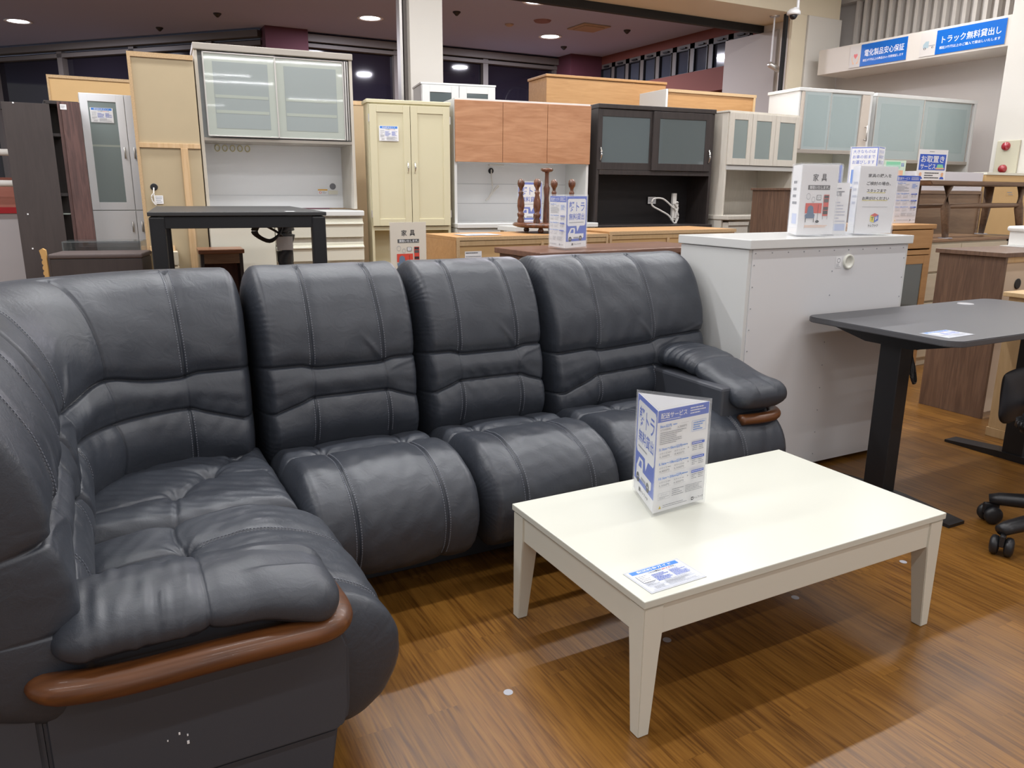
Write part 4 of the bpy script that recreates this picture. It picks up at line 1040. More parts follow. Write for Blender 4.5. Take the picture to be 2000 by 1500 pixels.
box('outlet', M_cream, t, (.84, .905, .362, .37, 1.145, 1.172), bev=.001)
o = card_on(t, .765, 1.144, .068, .036, .366, 'warning_label', [('r', 0, 0, 1, .25, M_orange), ('o', .25, .62, .12, .25, .05, M_red), ('l', .45, .4, .9, .85, 3, M_grey_ink)])
disc(t, 'cable_cap', mat('dark_grey_cap', (.2, .2, .22), .4), .872, 1.20, .372, .022)
box('seam_line', mat('seam_grey', (.5, .52, .54), .4), t, (.02, .90, .3685, .3705, 1.135, 1.137), bev=0)
bm = bmesh.new()
for k in range(5): bm2 = None
for k in range(5):
    cx = .115 + k * .048
    pr = [(cx + .015 * math.cos(a), .366, 1.443 + .020 * math.sin(a)) for a in [2 * math.pi * i / 16 for i in range(17)]]
    tube(bm, pr, .0035, 6)
fin(bm, 'wall_hook', mat('yellowed_plastic', (.66, .60, .36), .4), t)

# --- beige hutch visible inside the table legs
t = thing('beige_hutch', 'beige shelf back with raw pine frame, left of the big kitchen board', 'cabinet', (.276, 5.298, 0), -3.2)
t.scale = (1, .9, 1)
box('back_panel', M_ply3, t, (0, .36, .004, .40, 0, 1.952), bev=0)
bm = bmesh.new()
for b in ((0, .36, -.006, .004, 1.925, 1.952), (0, .018, -.006, .004, .0, 1.925)): bbox(bm, *b)
fin(bm, 'edge_band', M_chip, t)
box('batten', M_pine, t, (.018, .36, -.008, .004, 1.415, 1.442), (.245, .285, -.010, .004, 0, 1.415), (.018, .16, -.02, .004, .80, .83), bev=.001)
disc(t, 'cable_hole', M_black, .075, 1.185, .003, .021, .002)
bm = bmesh.new(); tube(bm, smooth_path([(.073, -.004, 1.18), (.070, -.02, 1.14), (.078, -.022, 1.08), (.060, -.02, 1.10), (.056, -.02, 1.13), (.072, -.02, 1.15)]), .004, 6); fin(bm, 'power_cord', M_cable_w, t)
o = card_on(t, .068, 1.085, .052, .05, -.004, 'paper_tag', [('l', .1, .1, .9, .9, 4, M_grey_ink)])
box('drawer', M_drawer, t, (.03, .17, -.14, -.012, .72, .80), (.03, .17, -.14, -.012, .60, .71), bev=.002)
t = thing('brown_nightstand', 'small reddish brown open stand seen between the legs of the black table', 'stand', (.53, 4.94, 0), -4)
t.scale = (1, .85, 1)
box('top', wood('red_brown_top', (.28, .13, .07), (.20, .085, .045), 'x', 1, .3, 8), t, (0, .26, -.02, .26, .80, .825), bev=.004)
box('side_panel', M_darkwood, t, (.01, .03, 0, .24, 0, .80)); box('side_panel', M_darkwood, t, (.23, .25, 0, .24, 0, .80))
box('back_panel', wood('red_dark_back', (.10, .035, .025), (.07, .025, .018), 'z', 1, .5, 8), t, (.03, .23, .20, .22, 0, .80)); box('rail', M_benchwood, t, (.03, .23, .0, .02, .74, .80))

# --- white cupboard with a tall frosted door
t = thing('white_glass_cupboard', 'tall white cupboard with frosted glass door and blue headed card', 'cupboard', (.004, 5.70, 0), 1)
t.scale = (1.02, .6, 1.0)
box('carcass', M_white, t, (.0, .47, .0, .34, 0, 1.748), bev=.002)
M_wframe = mat('cold_white_door', (.84, .85, .88), .3)
for x0, x1, hx_ in ((.002, .243, .219), (.247, .46, .274)):
    dr = box('glass_door', M_wframe, t, (x0, x0 + .042, -.02, -.001, 1.04, 1.745), (x1 - .045, x1, -.02, -.001, 1.04, 1.745), (x0 + .042, x1 - .045, -.02, -.001, 1.04, 1.088), (x0 + .042, x1 - .045, -.02, -.001, 1.700, 1.745), bev=.0015)
    box('glass_panel', mat('frosted_glass_green', (.22, .27, .265), .3, coat=.8), dr, (x0 + .042, x1 - .045, -.014, -.004, 1.088, 1.700), bev=0)
    box('shelf_behind_glass', M_frostshelf, dr, (x0 + .042, x1 - .045, -.0145, -.013, 1.430, 1.442), bev=0)
    bar_handle(dr, hx_, 1.36, 1.43, -.02, out=.02)
    dl = door('cabinet_door', M_wframe, t, x0, x1, .05, 1.034)
    bar_handle(dl, hx_, .90, .965, -.02, out=.02)
card_on(t, .052, 1.575, .125, .088, -.0215)

# --- orange beige panel behind it, brown board and dark shelf at the far left
t = thing('tan_backed_wardrobe', 'tall wardrobe turned round, plain tan back, behind the white cupboard', 'wardrobe', (-.179, 6.563, 0), .2)
box('back_panel', M_ply2, t, (.012, .60, 0, .45, 0, 1.925), bev=0)
box('edge_band', M_chip, t, (0, .62, -.008, .45, 1.922, 1.942), (0, .012, -.008, .45, 0, 1.922), bev=0)
t = thing('espresso_panel', 'upright espresso brown board at the far left', 'panel', (-.388, 5.423, 0), 2)
box('board', M_espresso, t, (0, .236, 0, .018, 0, 1.648), bev=.001)
bm = bmesh.new()
for x, z in ((.055, 1.640), (.05, 1.02), (.05, .82)): bbox(bm, x, x + .008, -.002, .001, z, z + .008)
fin(bm, 'screw_cap', M_paper, t)
t = thing('dark_open_shelf', 'narrow dark brown open shelf between brown board and white cupboard', 'shelf', (-.160, 5.46, 0), 4)
t.scale = (.935, .9, .98)
box('side_panel', M_plum, t, (.05, .07, -.005, .0, 0, 1.70), (.07, .175, -.02, .0, 0, 1.70), bev=.001)
box('side_panel', M_darkwood, t, (-.02, -.008, 0.0, .28, 0, 1.70))
box('top', M_darkwood, t, (-.02, .17, .0, .28, 1.685, 1.705))
box('back_panel', M_darkwood, t, (-.008, .17, .26, .28, .05, 1.685))
for z in (.35, .8, 1.15, 1.5): box('shelf', M_darkwood, t, (-.008, .06, .005, .26, z, z + .018), bev=.001)
box('glass_shelf', M_frostshelf, t, (-.008, .055, .01, .26, 1.04, 1.048), bev=0)
box('patch', M_ply3, t, (.078, .13, -.0215, -.018, .6, .78), bev=0)
o = card_on(t, .065, 1.655, .035, .03, -.0215, 'paper_tag', [('l', .1, .2, .9, .8, 3, M_grey_ink)])

# --- low glass-topped media stand right behind the sofa corner
t = thing('media_stand', 'low dark brown media stand with a tinted glass top behind the sofa corner', 'stand', (-.223, 4.70, 0), -14)
t.scale = (.95, .8, 1.018)
box('body', M_espresso, t, (0, .47, 0, .30, 0, .80), bev=.006)
box('top', mat('matt_brown_top', (.11, .085, .08), .55), t, (-.004, .474, -.008, .30, .80, .825), bev=.008)
box('glass_top', mat('tinted_glass', (.18, .20, .20), .08, alpha=.55, coat=1), t, (.0, .42, .30, .50, .868, .874), bev=0)
box('glass_side', mat('tinted_glass', (.18, .20, .20), .08, alpha=.55, coat=1), t, (.0, .006, .30, .50, .80, .868), (.414, .42, .30, .50, .80, .868), (.0, .42, .494, .50, .80, .868), bev=0)
t = thing('toothed_batten', 'upright orange pine strip with a row of notches, left of the media stand', 'wood strip', (-.252, 4.70, 0), -14)
bm = bmesh.new(); P_ = [(0, 0), (0, .55)]
for k in range(10): P_ += [(.0, .56 + k * .028), (-.006, .567 + k * .028), (-.006, .578 + k * .028)]
P_ += [(-.012, .86), (.004, .87), (.018, .86), (.018, 0)]
prism(bm, P_, 'y', 0, .02); fin(bm, 'strip', mat('orange_pine', (.60, .36, .13), .5), t)

# --- black dining-height table
t = thing('black_table', 'high black table with square legs behind the sofa', 'table', (.205, 3.60, 0), -5.5)
W_, D_ = .728, 1.30
box('tabletop', mat('black_tabletop', (.045, .045, .047), .42), t, (-.004, W_ + .004, -.004, D_, 1.062, 1.079), bev=.003)
box('apron', M_black, t, (.02, W_ - .02, .006, .036, 1.010, 1.060), (.02, W_ - .02, D_ - .04, D_ - .01, 1.01, 1.06), (.006, .036, .03, D_ - .03, 1.01, 1.06), (W_ - .036, W_ - .006, .03, D_ - .03, 1.01, 1.06), bev=.002)
for x in (0, 1):
    for y_ in (0, 1):
        b_ = bmesh.new(); x0 = .0 if x == 0 else W_; sx = 1 if x == 0 else -1; y0 = .0 if y_ == 0 else D_; sy = 1 if y_ == 0 else -1
        bbox(b_, *sorted((x0, x0 + sx * .062)), *sorted((y0, y0 + sy * .05)), 0, 1.060, bev=.008); fin(b_, 'leg', M_black, t)
b_ = bmesh.new()
for k in range(5):
    rr = .03 + k * .006
    tube(b_, smooth_path([(.60, .9, 1.0), (.55 - rr, .88, .985), (.53 - rr, .88, .94), (.56, .88, .92 - rr * .5), (.62, .9, .94), (.62 + rr * .3, .92, .99), (.58, .9, 1.0)], 5), .006, 6)
tube(b_, smooth_path([(.42, .88, 1.01), (.50, .88, 1.0), (.60, .9, .95), (.66, .95, .9)]), .007, 6)
fin(b_, 'power_cable', M_plastic, t)
b_ = bmesh.new(); tube(b_, smooth_path([(.655, .97, 1.0), (.665, .97, .93), (.645, .97, .88), (.65, .97, .78), (.64, .97, .6), (.65, .97, .3)]), [.03, .05, .045, .045, .05] + [.04] * 20 + [.05] * 6, 12) if False else tube(b_, smooth_path([(.655, .97, 1.0), (.665, .97, .93), (.65, .97, .88), (.65, .97, .78), (.65, .97, .6)], 4), .045, 12)
fin(b_, 'bundled_motor_sleeve', M_plastic, t, True)
box('wrap_label', mat('silver_wrap', (.38, .36, .35), .2, bump=(60, .6)), t, (.602, .69, .92, .925, .845, .92), bev=.001)
box('paper_label', M_paper, t, (.56, .60, .02, .09, 1.0795, 1.0800), bev=0)

# --- cream cupboard
t = thing('cream_cupboard', 'tall cream painted cupboard with two panelled doors and chrome handles', 'cupboard', (1.690, 5.210, 0), -8.5)
t.scale = (.98, .98, .993)
box('cornice', M_butter, t, (-.012, .580, -.012, .19, 1.752, 1.776), bev=.004)
box('side_panel', M_butter, t, (0, .018, 0, .18, 0, 1.752)); box('side_panel', M_butter, t, (.555, .573, 0, .18, 0, 1.752))
box('back_panel', M_butter, t, (.018, .555, .165, .18, 0, 1.752), bev=0)
box('rail', M_butter, t, (.018, .555, 0, .165, .912, .940))
box('rail', M_butter, t, (.018, .555, 0, .165, 1.735, 1.752))
for x0, x1, hx_ in ((.006, .285, .262), (.289, .567, .312)):
    dr = framed('door', M_butter, t, x0, x1, .944, 1.742, .048, M_butter, inset=.006, iname='door_panel')
    bow_handle(dr, hx_, 1.30, 1.375, -.02)
    box('hinge', M_alu, dr, ((x0 - .008, x0, -.016, -.006, 1.63, 1.68) if x0 < .1 else (x1, x1 + .008, -.016, -.006, 1.63, 1.68)), ((x0 - .008, x0, -.016, -.006, 1.0, 1.05) if x0 < .1 else (x1, x1 + .008, -.016, -.006, 1.0, 1.05)), bev=0)
card_on(t, .068, 1.508, .134, .098, -.0215)
t2 = thing('furniture_buying_sign', 'paper sign with red chair picture before the cream cupboard', 'sign', (1.335, 3.824, .72), -1)
box('acrylic_panel', M_acryl, t2, (-.003, .198, .001, .004, 0, .298), bev=0)
s_ = sheet('printed_sheet', .195, .292, FURN, t2, paper=mat('cream_paper', (.74, .68, .58), .5)); s_.location = (0, 0, .003)
t2 = thing('display_box', 'plain box carrying the sign behind the second sofa back', 'box', (1.25, 3.78, 0), 0)
box('box_body', M_ply, t2, (0, .34, 0, .22, 0, .72), bev=.003)

# --- wood-fronted kitchen board
t = thing('kitchen_board', 'white kitchen board with three cherry wood doors above an open counter', 'kitchen cabinet', (2.285, 5.127, 0), -7.5)
t.scale = (.98, .98, .993)
box('top', M_white, t, (-.002, 1.056, -.004, .41, 1.796, 1.810), bev=.001)
box('side_panel', M_white, t, (-.008, .012, 0, .40, .95, 1.797), bev=.001); box('side_panel', M_white, t, (1.036, 1.056, 0, .40, .95, 1.797), bev=.001)
box('cabinet_interior', M_white, t, (.012, 1.036, .0, .39, 1.390, 1.796), bev=0)
for x0, x1 in ((-.004, .352), (.355, .702), (.705, 1.056)): door('door', M_cherry, t, x0, x1, 1.384, 1.797)
box('back_board', mat('white_back_board', (.84, .85, .86), .3), t, (.012, 1.036, .38, .395, .955, 1.39), bev=0)
box('back_board_seam', mat('seam_grey', (.5, .52, .54), .4), t, (.012, 1.036, .378, .381, 1.09, 1.093), (.012, 1.036, .378, .381, 1.235, 1.238), bev=0)  # grey joint lines across the white back board
box('counter', M_white, t, (-.012, 1.11, -.09, .41, .926, .958), bev=.004)
box('lower_carcass', M_white, t, (-.01, 1.10, -.06, .40, 0, .923), bev=.001)
for i in range(3): box('drawer', M_white, t, (.0 + .365 * i, .36 + .365 * i, -.08, -.062, .60, .895), (.0 + .365 * i, .36 + .365 * i, -.072, -.062, .895, .915), bev=.002)
disc(t, 'cable_hole', M_black, .40, 1.335, .379, .022, .002)
b_ = bmesh.new(); tube(b_, smooth_path([(.40, .37, 1.345), (.395, .35, 1.28), (.40, .34, 1.20), (.37, .34, 1.14), (.345, .34, 1.115), (.36, .34, 1.13), (.43, .34, 1.215), (.45, .34, 1.22), (.40, .34, 1.17), (.36, .34, 1.12)]), .0055, 6); fin(b_, 'power_cord', M_cable_w, t)
box('plug_strip', M_cable_w, t, (.36, .48, .30, .33, 1.37, 1.384), bev=.002)

# --- small white wall cupboard on top of the stock behind
t = thing('white_wall_cupboard', 'small glossy white cupboard with two glass slots beside the white post', 'cupboard', (2.456, 6.172, 0), -10.9)
box('carcass', M_white, t, (0, .621, 0, .36, 1.62, 2.012), bev=.001); box('top', M_white, t, (-.006, .627, -.008, .37, 2.013, 2.027), bev=.001)
for x0, x1 in ((.004, .308), (.312, .617)): framed('glass_door', M_white, t, x0, x1, 1.63, 2.008, .062, M_darkglass, bwz=.055)
t2 = thing('storage_rack', 'tall white shelf carcass carrying the small white cupboard', 'shelf', (2.48, 6.19, 0), -10.9)
box('body', M_white, t2, (0, .56, 0, .33, 0, 1.62), bev=.002)
t2 = thing('raw_panel', 'long raw wooden panel edge behind the cream cupboard', 'panel', (1.62, 6.0, 0), -6)
box('panel_board', M_ply, t2, (0, .80, .004, .03, 0, 1.80), bev=0); box('edge_band', M_pine, t2, (0, .80, 0, .034, 1.80, 1.83), bev=.001)

# --- orange box and the pale panelled backs behind
t = thing('orange_wood_cabinet', 'tall orange wooden cabinet rising behind the cherry fronted kitchen board', 'cabinet', (3.653, 6.211, 0), -4.8)
box('body', M_oak, t, (0, 1.245, 0, .38, 0, 2.155), bev=.002); box('top', M_oak, t, (-.012, 1.250, -.014, .385, 2.157, 2.180), bev=.004)
t = thing('pale_backed_cabinet', 'tall cabinet turned round with pale wooden back, behind the black kitchen board', 'cabinet', (4.455, 5.554, 0), -3.3)
box('back_panel', M_oak, t, (.02, .975, .004, .40, 0, 2.015), bev=0); box('edge_band', M_chip, t, (.02, .992, -.006, .40, 2.015, 2.040), bev=0)
box('post', M_maple, t, (.962, .985, -.006, .01, 0, 2.015), bev=.001); box('side_edge', M_white, t, (-.002, .02, -.006, .40, 0, 2.038), bev=.004)

# --- black kitchen board
t = thing('kitchen_board', 'black brown kitchen board with two sliding dark glass doors', 'kitchen cabinet', (3.370, 4.972, 0), -6.2)
t.scale = (1.03, 1.0, 1.0105)
box('top', M_darkwood, t, (-.004, 1.006, -.014, .31, 1.757, 1.788), bev=.003)
box('side_panel', M_darkwood, t, (0, .02, 0, .30, 0, 1.757)); box('side_panel', M_darkwood, t, (.98, 1.003, 0, .30, 0, 1.757))
box('cabinet_interior', M_darkwood, t, (.02, .98, .01, .29, 1.33, 1.757), bev=0)
for x0, x1, yy, hx_, a0, a1 in ((.003, .46, -.004, .026, .037, .434), (.452, .966, -.022, .952, .507, .914)):
    dr = box('sliding_door', M_darkwood, t, (x0, a0, yy, yy + .018, 1.325, 1.752), (a1, x1, yy, yy + .018, 1.325, 1.752), (a0, a1, yy, yy + .018, 1.325, 1.378), (a0, a1, yy, yy + .018, 1.703, 1.752), bev=.001)
    box('glass_panel', M_darkglass, dr, (a0, a1, yy + .005, yy + .012, 1.378, 1.703), bev=0)
    bow_handle(dr, hx_, 1.385, 1.49, yy, M_chrome, .0055, .022)
box('rail', M_darkwood, t, (.02, .98, -.006, .29, 1.29, 1.322), bev=.001)
box('back_board', wood('black_back_board', (.020, .017, .018), (.014, .012, .013), 'x', 1, .5, 8), t, (.02, .98, .285, .298, .80, 1.29), bev=0)
box('lower_carcass', M_darkwood, t, (.0, 1.0, -.06, .28, 0, .92), bev=.002)
t2 = thing('power_strip', 'white power strip with coiled cords inside the black kitchen board', 'power strip', (4.14, 5.00, .935), -6)
box('strip', M_cable_w, t2, (0, .035, 0, .03, .02, .235), bev=.004)
b_ = bmesh.new(); tube(b_, smooth_path([(.0, -.01, .12), (-.10, -.01, .19), (-.19, -.01, .19), (-.20, -.01, .14), (-.12, -.01, .10), (-.04, -.01, .06), (.02, -.01, .0), (.05, -.01, .06), (.0, -.01, .14), (.04, -.01, .16), (.02, -.01, .04)]), .007, 6); tube(b_, [(.03, -.012, 0), (.04, -.012, .12), (.01, -.012, .16)], .009, 6); fin(b_, 'cord', M_cable_w, t2)
t2 = card_on(None, 0, 0, .075, .055, 0, 'outlet_tag', [('l', .1, .2, .9, .8, 3, M_grey_ink)]); tag(t2, 'small white tag card on the black back board beside the power strip', 'tag', loc=(4.02, 5.17, 1.085)); t2.rotation_euler = (0, 0, R(-6))

# --- small white kitchen board with three glass doors
M_wood_white = wood('whitewashed_wood', (.66, .62, .55), (.60, .56, .49), 'z', 1, .45, 10, .8)
t = thing('kitchen_board', 'narrow whitewashed kitchen board with three small glass doors', 'kitchen cabinet', (4.462, 4.779, 0), 1.5)
t.scale = (1.0, 1.0, 1.0175)
box('top', M_wood_white, t, (-.008, .790, -.010, .42, 1.757, 1.770), bev=.001)
box('side_panel', M_wood_white, t, (0, .018, 0, .40, 0, 1.757)); box('side_panel', M_wood_white, t, (.768, .786, 0, .40, 0, 1.757))
box('back_board', M_wood_white, t, (.018, .768, .38, .395, 0, 1.757), bev=0)
box('cabinet_interior', M_wood_white, t, (.018, .768, .02, .38, 1.365, 1.757), bev=0)
for x0, x1 in ((.006, .244), (.247, .507), (.510, .782)): framed('glass_door', M_wood_white, t, x0, x1, 1.368, 1.755, .046, mat('frosted_glass_green', (.22, .27, .265), .3, coat=.8), bwz=.05)
box('light_rail', mat('pale_grey_rail', (.50, .49, .47), .4), t, (.01, .776, -.01, .04, 1.330, 1.364), bev=.002)
box('counter', M_wood_white, t, (-.01, .66, -.08, .38, .950, .983), bev=.004)
box('drawer', M_wood_white, t, (.02, .24, -.06, .35, .76, .93), (.02, .24, -.068, -.055, .905, .935), bev=.002)
box('lower_back', M_wood_white, t, (.24, .768, .33, .38, 0, .95), bev=0); box('socket', mat('grey_sockets', (.3, .28, .26), .5), t, (.03, .14, .37, .381, 1.285, 1.315), bev=.004)

# --- brown tall shelf that carries the delivery signs
t = thing('walnut_cabinet', 'walnut brown cabinet behind the low white cabinet, carrying paper signs', 'cabinet', (4.28, 3.98, 0), 0)
box('body', M_walnut, t, (0, 1.32, 0, .30, 0, 1.195), bev=.001); box('top', M_walnut, t, (-.012, 1.33, -.012, .31, 1.196, 1.212), bev=.002)
stand2('carry_out_sign', 'blue framed carrying service sign standing on the walnut cabinet, topmost of the group', (5.25, 4.00, 1.2125), (5.43, 4.085, 1.2125), (5.15, 4.18, 1.2125), .31, BIGTHINGS, BIGTHINGS)
t = thing('recycling_poster', 'small green headed poster beside the carrying service sign', 'poster', (5.36, 4.03, 1.2125), -4)
sheet('printed_sheet', .235, .215, [('r', 0, 0, 1, 1, mat('pale_green_paper', (.62, .76, .62), .5)), ('r', .1, .05, .75, .28, M_green), ('t', '家具', .78, .08, .92, .22, .5, M_blue), ('r', .42, .34, .62, .56, M_paper), ('r', .64, .34, .9, .56, M_skin), ('o', .5, .45, .08, .1, .04, M_ink), ('l', .08, .62, .92, .92, 3, M_ink)], t)

# --- two white sliding door boards on the right
t = thing('kitchen_board', 'white kitchen board with frosted sliding doors and a long bar handle', 'kitchen cabinet', (5.275, 4.837, 0), -7)
t.scale = (1.04, .93, 1.0284)
box('top', M_white, t, (-.012, .757, -.012, .42, 1.946, 1.971), bev=.003)
box('side_panel', M_white, t, (0, .018, 0, .41, 0, 1.946)); box('side_panel', M_white, t, (.722, .750, -.01, .41, 0, 1.946))
box('cabinet_interior', M_white, t, (.018, .722, .02, .40, 1.49, 1.946), bev=0); box('back_board', M_cream, t, (.018, .722, .39, .40, 0, 1.49), bev=0)
box('rail', mat('taupe_rail', (.38, .34, .30), .4), t, (.018, .722, -.012, .03, 1.467, 1.495), bev=.001)
for x0, x1, yy in ((.045, .318, -.014), (.318, .64, -.002)):
    dr = box('sliding_door', M_alu, t, (x0, x0 + .006, yy, yy + .014, 1.498, 1.943), (x1 - .006, x1, yy, yy + .014, 1.498, 1.943), (x0, x1, yy + .002, yy + .014, 1.494, 1.4985), (x0, x1, yy + .002, yy + .014, 1.9425, 1.9455), bev=.0005)
    box('glass_panel', M_frost2, dr, (x0 + .006, x1 - .006, yy + .003, yy + .011, 1.498, 1.943), bev=0)
    box('glass_panel', mat('frosted_glass_inner', (.33, .41, .415), .16, coat=1), dr, (x0 + .03, x1 - .03, yy + .0022, yy + .008, 1.52, 1.92), bev=0)
st = box('end_stile', mat('beige_stile', (.60, .53, .46), .5), t, (.642, .722, -.016, .0, 1.498, 1.943), (.02, .045, -.01, .0, 1.498, 1.943), bev=.001)
bar_handle(st, .695, 1.575, 1.70, -.016, M_alu, .006, .03)
box('counter', M_cream, t, (-.01, .76, -.09, .40, .95, .985), bev=.004); box('lower_carcass', M_cream, t, (0, .75, -.06, .39, 0, .95), bev=.001)
t = thing('kitchen_board', 'widest white board with pale frosted doors beside the right wall', 'kitchen cabinet', (6.090, 4.731, 0), -3.6)
t.scale = (1.05, 1.0, 1.0205)
box('top', M_white, t, (-.004, 1.235, -.012, .42, 1.955, 1.983), bev=.002)
box('side_panel', M_white, t, (0, .018, 0, .41, 0, 1.955)); box('side_panel', M_white, t, (1.203, 1.232, -.012, .41, 0, 1.955))
box('cabinet_interior', M_white, t, (.018, 1.203, .02, .40, 1.46, 1.955), bev=0); box('back_board', M_cream, t, (.018, 1.203, .39, .40, 0, 1.46), bev=0)
box('rail', mat('taupe_rail', (.38, .34, .30), .4), t, (.018, 1.203, -.012, .03, 1.420, 1.447), bev=.001)
for x0, x1, yy in ((.0, .568, -.014), (.575, 1.185, -.002)):
    dr = box('sliding_door', M_alu, t, (x0, x0 + .006, yy, yy + .014, 1.449, 1.952), (x1 - .012, x1, yy, yy + .014, 1.449, 1.952), (x0, x1, yy + .002, yy + .014, 1.445, 1.4495), (x0, x1, yy + .002, yy + .014, 1.9515, 1.9545), bev=.0005)
    box('glass_panel', M_frost2, dr, (x0 + .006, x1 - .012, yy + .003, yy + .011, 1.449, 1.952), bev=0)
    box('glass_panel', mat('frosted_glass_inner', (.33, .41, .415), .16, coat=1), dr, (x0 + .06, x1 - .06, yy + .0022, yy + .008, 1.52, 1.90), bev=0)

# --- low chipboard-backed cabinets and what stands on them
t = thing('low_cabinet', 'low orange sided cabinet seen from its tan back, left one of the pair', 'cabinet', (1.66, 3.72, 0), 2)
box('top', M_oak, t, (0, .98, -.0, .42, .922, .940), bev=.001); box('side_panel', M_oak, t, (0, .018, .01, .42, 0, .922))
box('edge_band', M_chip, t, (.0, .98, -.006, .002, .922, .940), (.0, .016, -.006, .002, 0, .922), (.966, .98, -.006, .002, 0, .922), (.52, .536, -.006, .002, 0, .905), bev=0)
box('back_panel', M_ply2, t, (.018, .98, .006, .40, 0, .920), bev=0); box('batten', M_maple, t, (.016, .966, -.002, .008, .895, .918), bev=0)
card_on(t, .05, .79, .10, .075, .004, 'spec_label', [('l', .05, .05, .95, .2, 1, M_ink), ('l', .05, .3, .95, .95, 5, M_grey_ink)])
t = thing('low_cabinet', 'low orange sided cabinet seen from its tan back, right one of the pair', 'cabinet', (2.655, 3.76, 0), 2)
box('top', M_oak, t, (0, 1.02, -.0, .44, .930, .950), bev=.001); box('side_panel', M_oak, t, (1.0, 1.02, .01, .42, 0, .930))
box('edge_band', M_chip, t, (.0, 1.02, -.006, .002, .930, .950), (.0, .016, -.006, .002, 0, .930), (.44, .456, -.006, .002, 0, .91), (.90, .916, -.006, .002, 0, .91), bev=0)
box('back_panel', M_ply2, t, (.0, 1.0, .006, .40, 0, .928), bev=0); box('batten', M_maple, t, (.016, 1.0, -.002, .008, .905, .926), bev=0)
card_on(t, .05, .80, .09, .07, .004, 'spec_label', [('l', .05, .05, .95, .2, 1, M_ink), ('l', .05, .3, .95, .95, 5, M_grey_ink)])
t = flat_card('paper_sheet', 'flat white and blue paper lying on the left low cabinet', (1.76, 3.80, .9425), 4, .21, .15, [('r', 0, .05, 1, .4, mat('pale_blue_ink', (.55, .62, .75), .5)), ('l', .1, .5, .9, .9, 4, M_grey_ink)])

# turned wooden rack
t = thing('turned_wood_rack', 'dark turned wooden rack with a ring of knobbed posts on the low cabinet', 'rack', (2.365, 4.0, .9425), 0)
t.scale = (1, 1, .8)
b_ = bmesh.new(); lathe(b_, [(0, .035), (.17, .035), (.195, .045), (.20, .055), (.19, .068), (0, .068)], n=40); fin(b_, 'base_disc', M_turned, t, True)
for k in range(4):
    a = R(45 + 90 * k); b_ = bmesh.new(); lathe(b_, [(0, 0), (.014, 0), (.018, .015), (.010, .036)], .12 * math.cos(a), .12 * math.sin(a), 0, 14); fin(b_, 'foot', M_turned, t, True)
POSTP = [(.020, .0), (.021, .02), (.015, .035), (.020, .05), (.022, .065), (.014, .075), (.017, .09), (.022, .12), (.020, .16), (.012, .20), (.016, .215), (.012, .225), (.009, .235), (.012, .25), (.019, .262), (.022, .28), (.019, .30), (.010, .312), (0, .314)]
for (l_, q_) in ((-.15, .01), (-.058, -.11), (.05, .125), (.145, -.03)):
    x, y_ = l_ * .881 + q_ * .473, -l_ * .473 + q_ * .881
    b_ = bmesh.new(); lathe(b_, POSTP, x, y_, .066, 18); fin(b_, 'post', M_turned, t, True)
b_ = bmesh.new(); lathe(b_, [(.020, 0), (.018, .10), (.014, .18), (.019, .25), (.013, .27), (.011, .34), (.013, .36), (.030, .365), (.037, .375), (.033, .388), (.0, .392)], 0, 0, .066, 20); fin(b_, 'centre_post', M_turned, t, True)
# brown low chest right behind the sofa, sign on it
t = thing('brown_low_chest', 'reddish brown low chest between sofa back and low cabinets', 'chest', (1.80, 3.10, 0), 3)
M_brownred = wood('red_brown_chest', (.20, .105, .07), (.14, .07, .05), 'x', 1, .35, 8)
box('top', M_brownred, t, (0, 1.10, -.01, .42, .872, .90), bev=.004); box('body', M_brownred, t, (.02, 1.08, .01, .40, 0, .870), bev=.003)
for i in range(3): box('drawer', M_brownred, t, (.04, 1.06, -.004, .012, .08 + i * .26, .32 + i * .26), bev=.003)
stand2('delivery_sign', 'delivery sign with small truck picture on the brown chest behind the sofa', (1.985, 3.17, .9025), (2.160, 3.250, .9025), (2.005, 3.365, .9025), .255, TRUCK, km_rows())
stand2('truck_loan_sign', 'truck loan sign half hidden behind the turned wooden posts', (2.50, 4.60, .9475), (2.70, 4.62, .9475), (2.6, 4.78, .9475), .29, TRUCK, km_rows())
t = thing('stool', 'white low stool carrying a sign between the low cabinets and the cherry fronted board', 'stool', (2.46, 4.56, 0))
box('seat', M_white, t, (0, .28, 0, .26, .915, .947), bev=.003)
for x in (0, .24):
    for y_ in (0, .22): box('leg', M_white, t, (x + .005, x + .035, y_ + .005, y_ + .035, 0, .915))

# ================================================================ right side stock
t = thing('walnut_sideboard', 'walnut sided cabinet with beige back and an oval cable hole', 'cabinet', (4.11, 2.315, 0), 0)
box('side_panel', M_walnut, t, (0, .022, 0, .36, 0, .862), bev=.001); box('side_panel', M_walnut, t, (1.07, 1.09, 0, .36, 0, .862), bev=.001)
box('top', M_walnut, t, (-.02, 1.10, -.012, .372, .864, .886), bev=.001)
bp_ = box('back_panel', mat('beige_pin_board', (.56, .45, .34), .7), t, (.022, 1.07, .012, .02, .03, .862), bev=0)
box('batten', M_maple, t, (.022, 1.07, .003, .012, .835, .862), bev=.001)
disc(bp_, 'cable_hole', M_black, .16, .72, .010, .028, .002)
t = thing('white_appliance', 'white rounded appliance edge on the walnut sided cabinet at the right border', 'appliance', (4.70, 2.50, .8865), 0)
box('lid', mat('appliance_white', (.78, .77, .74), .3), t, (-.02, .30, -.02, .16, .085, .115), bev=.012); box('body', mat('appliance_white', (.78, .77, .74), .3), t, (0, .28, 0, .15, .004, .085), bev=.003); box('base_plate', M_white, t, (-.06, .30, -.04, .16, 0, .004), bev=0)
t = thing('maple_desk', 'pale maple desk end behind the standing desk at the right border', 'desk', (3.86, 1.86, 0), 0)
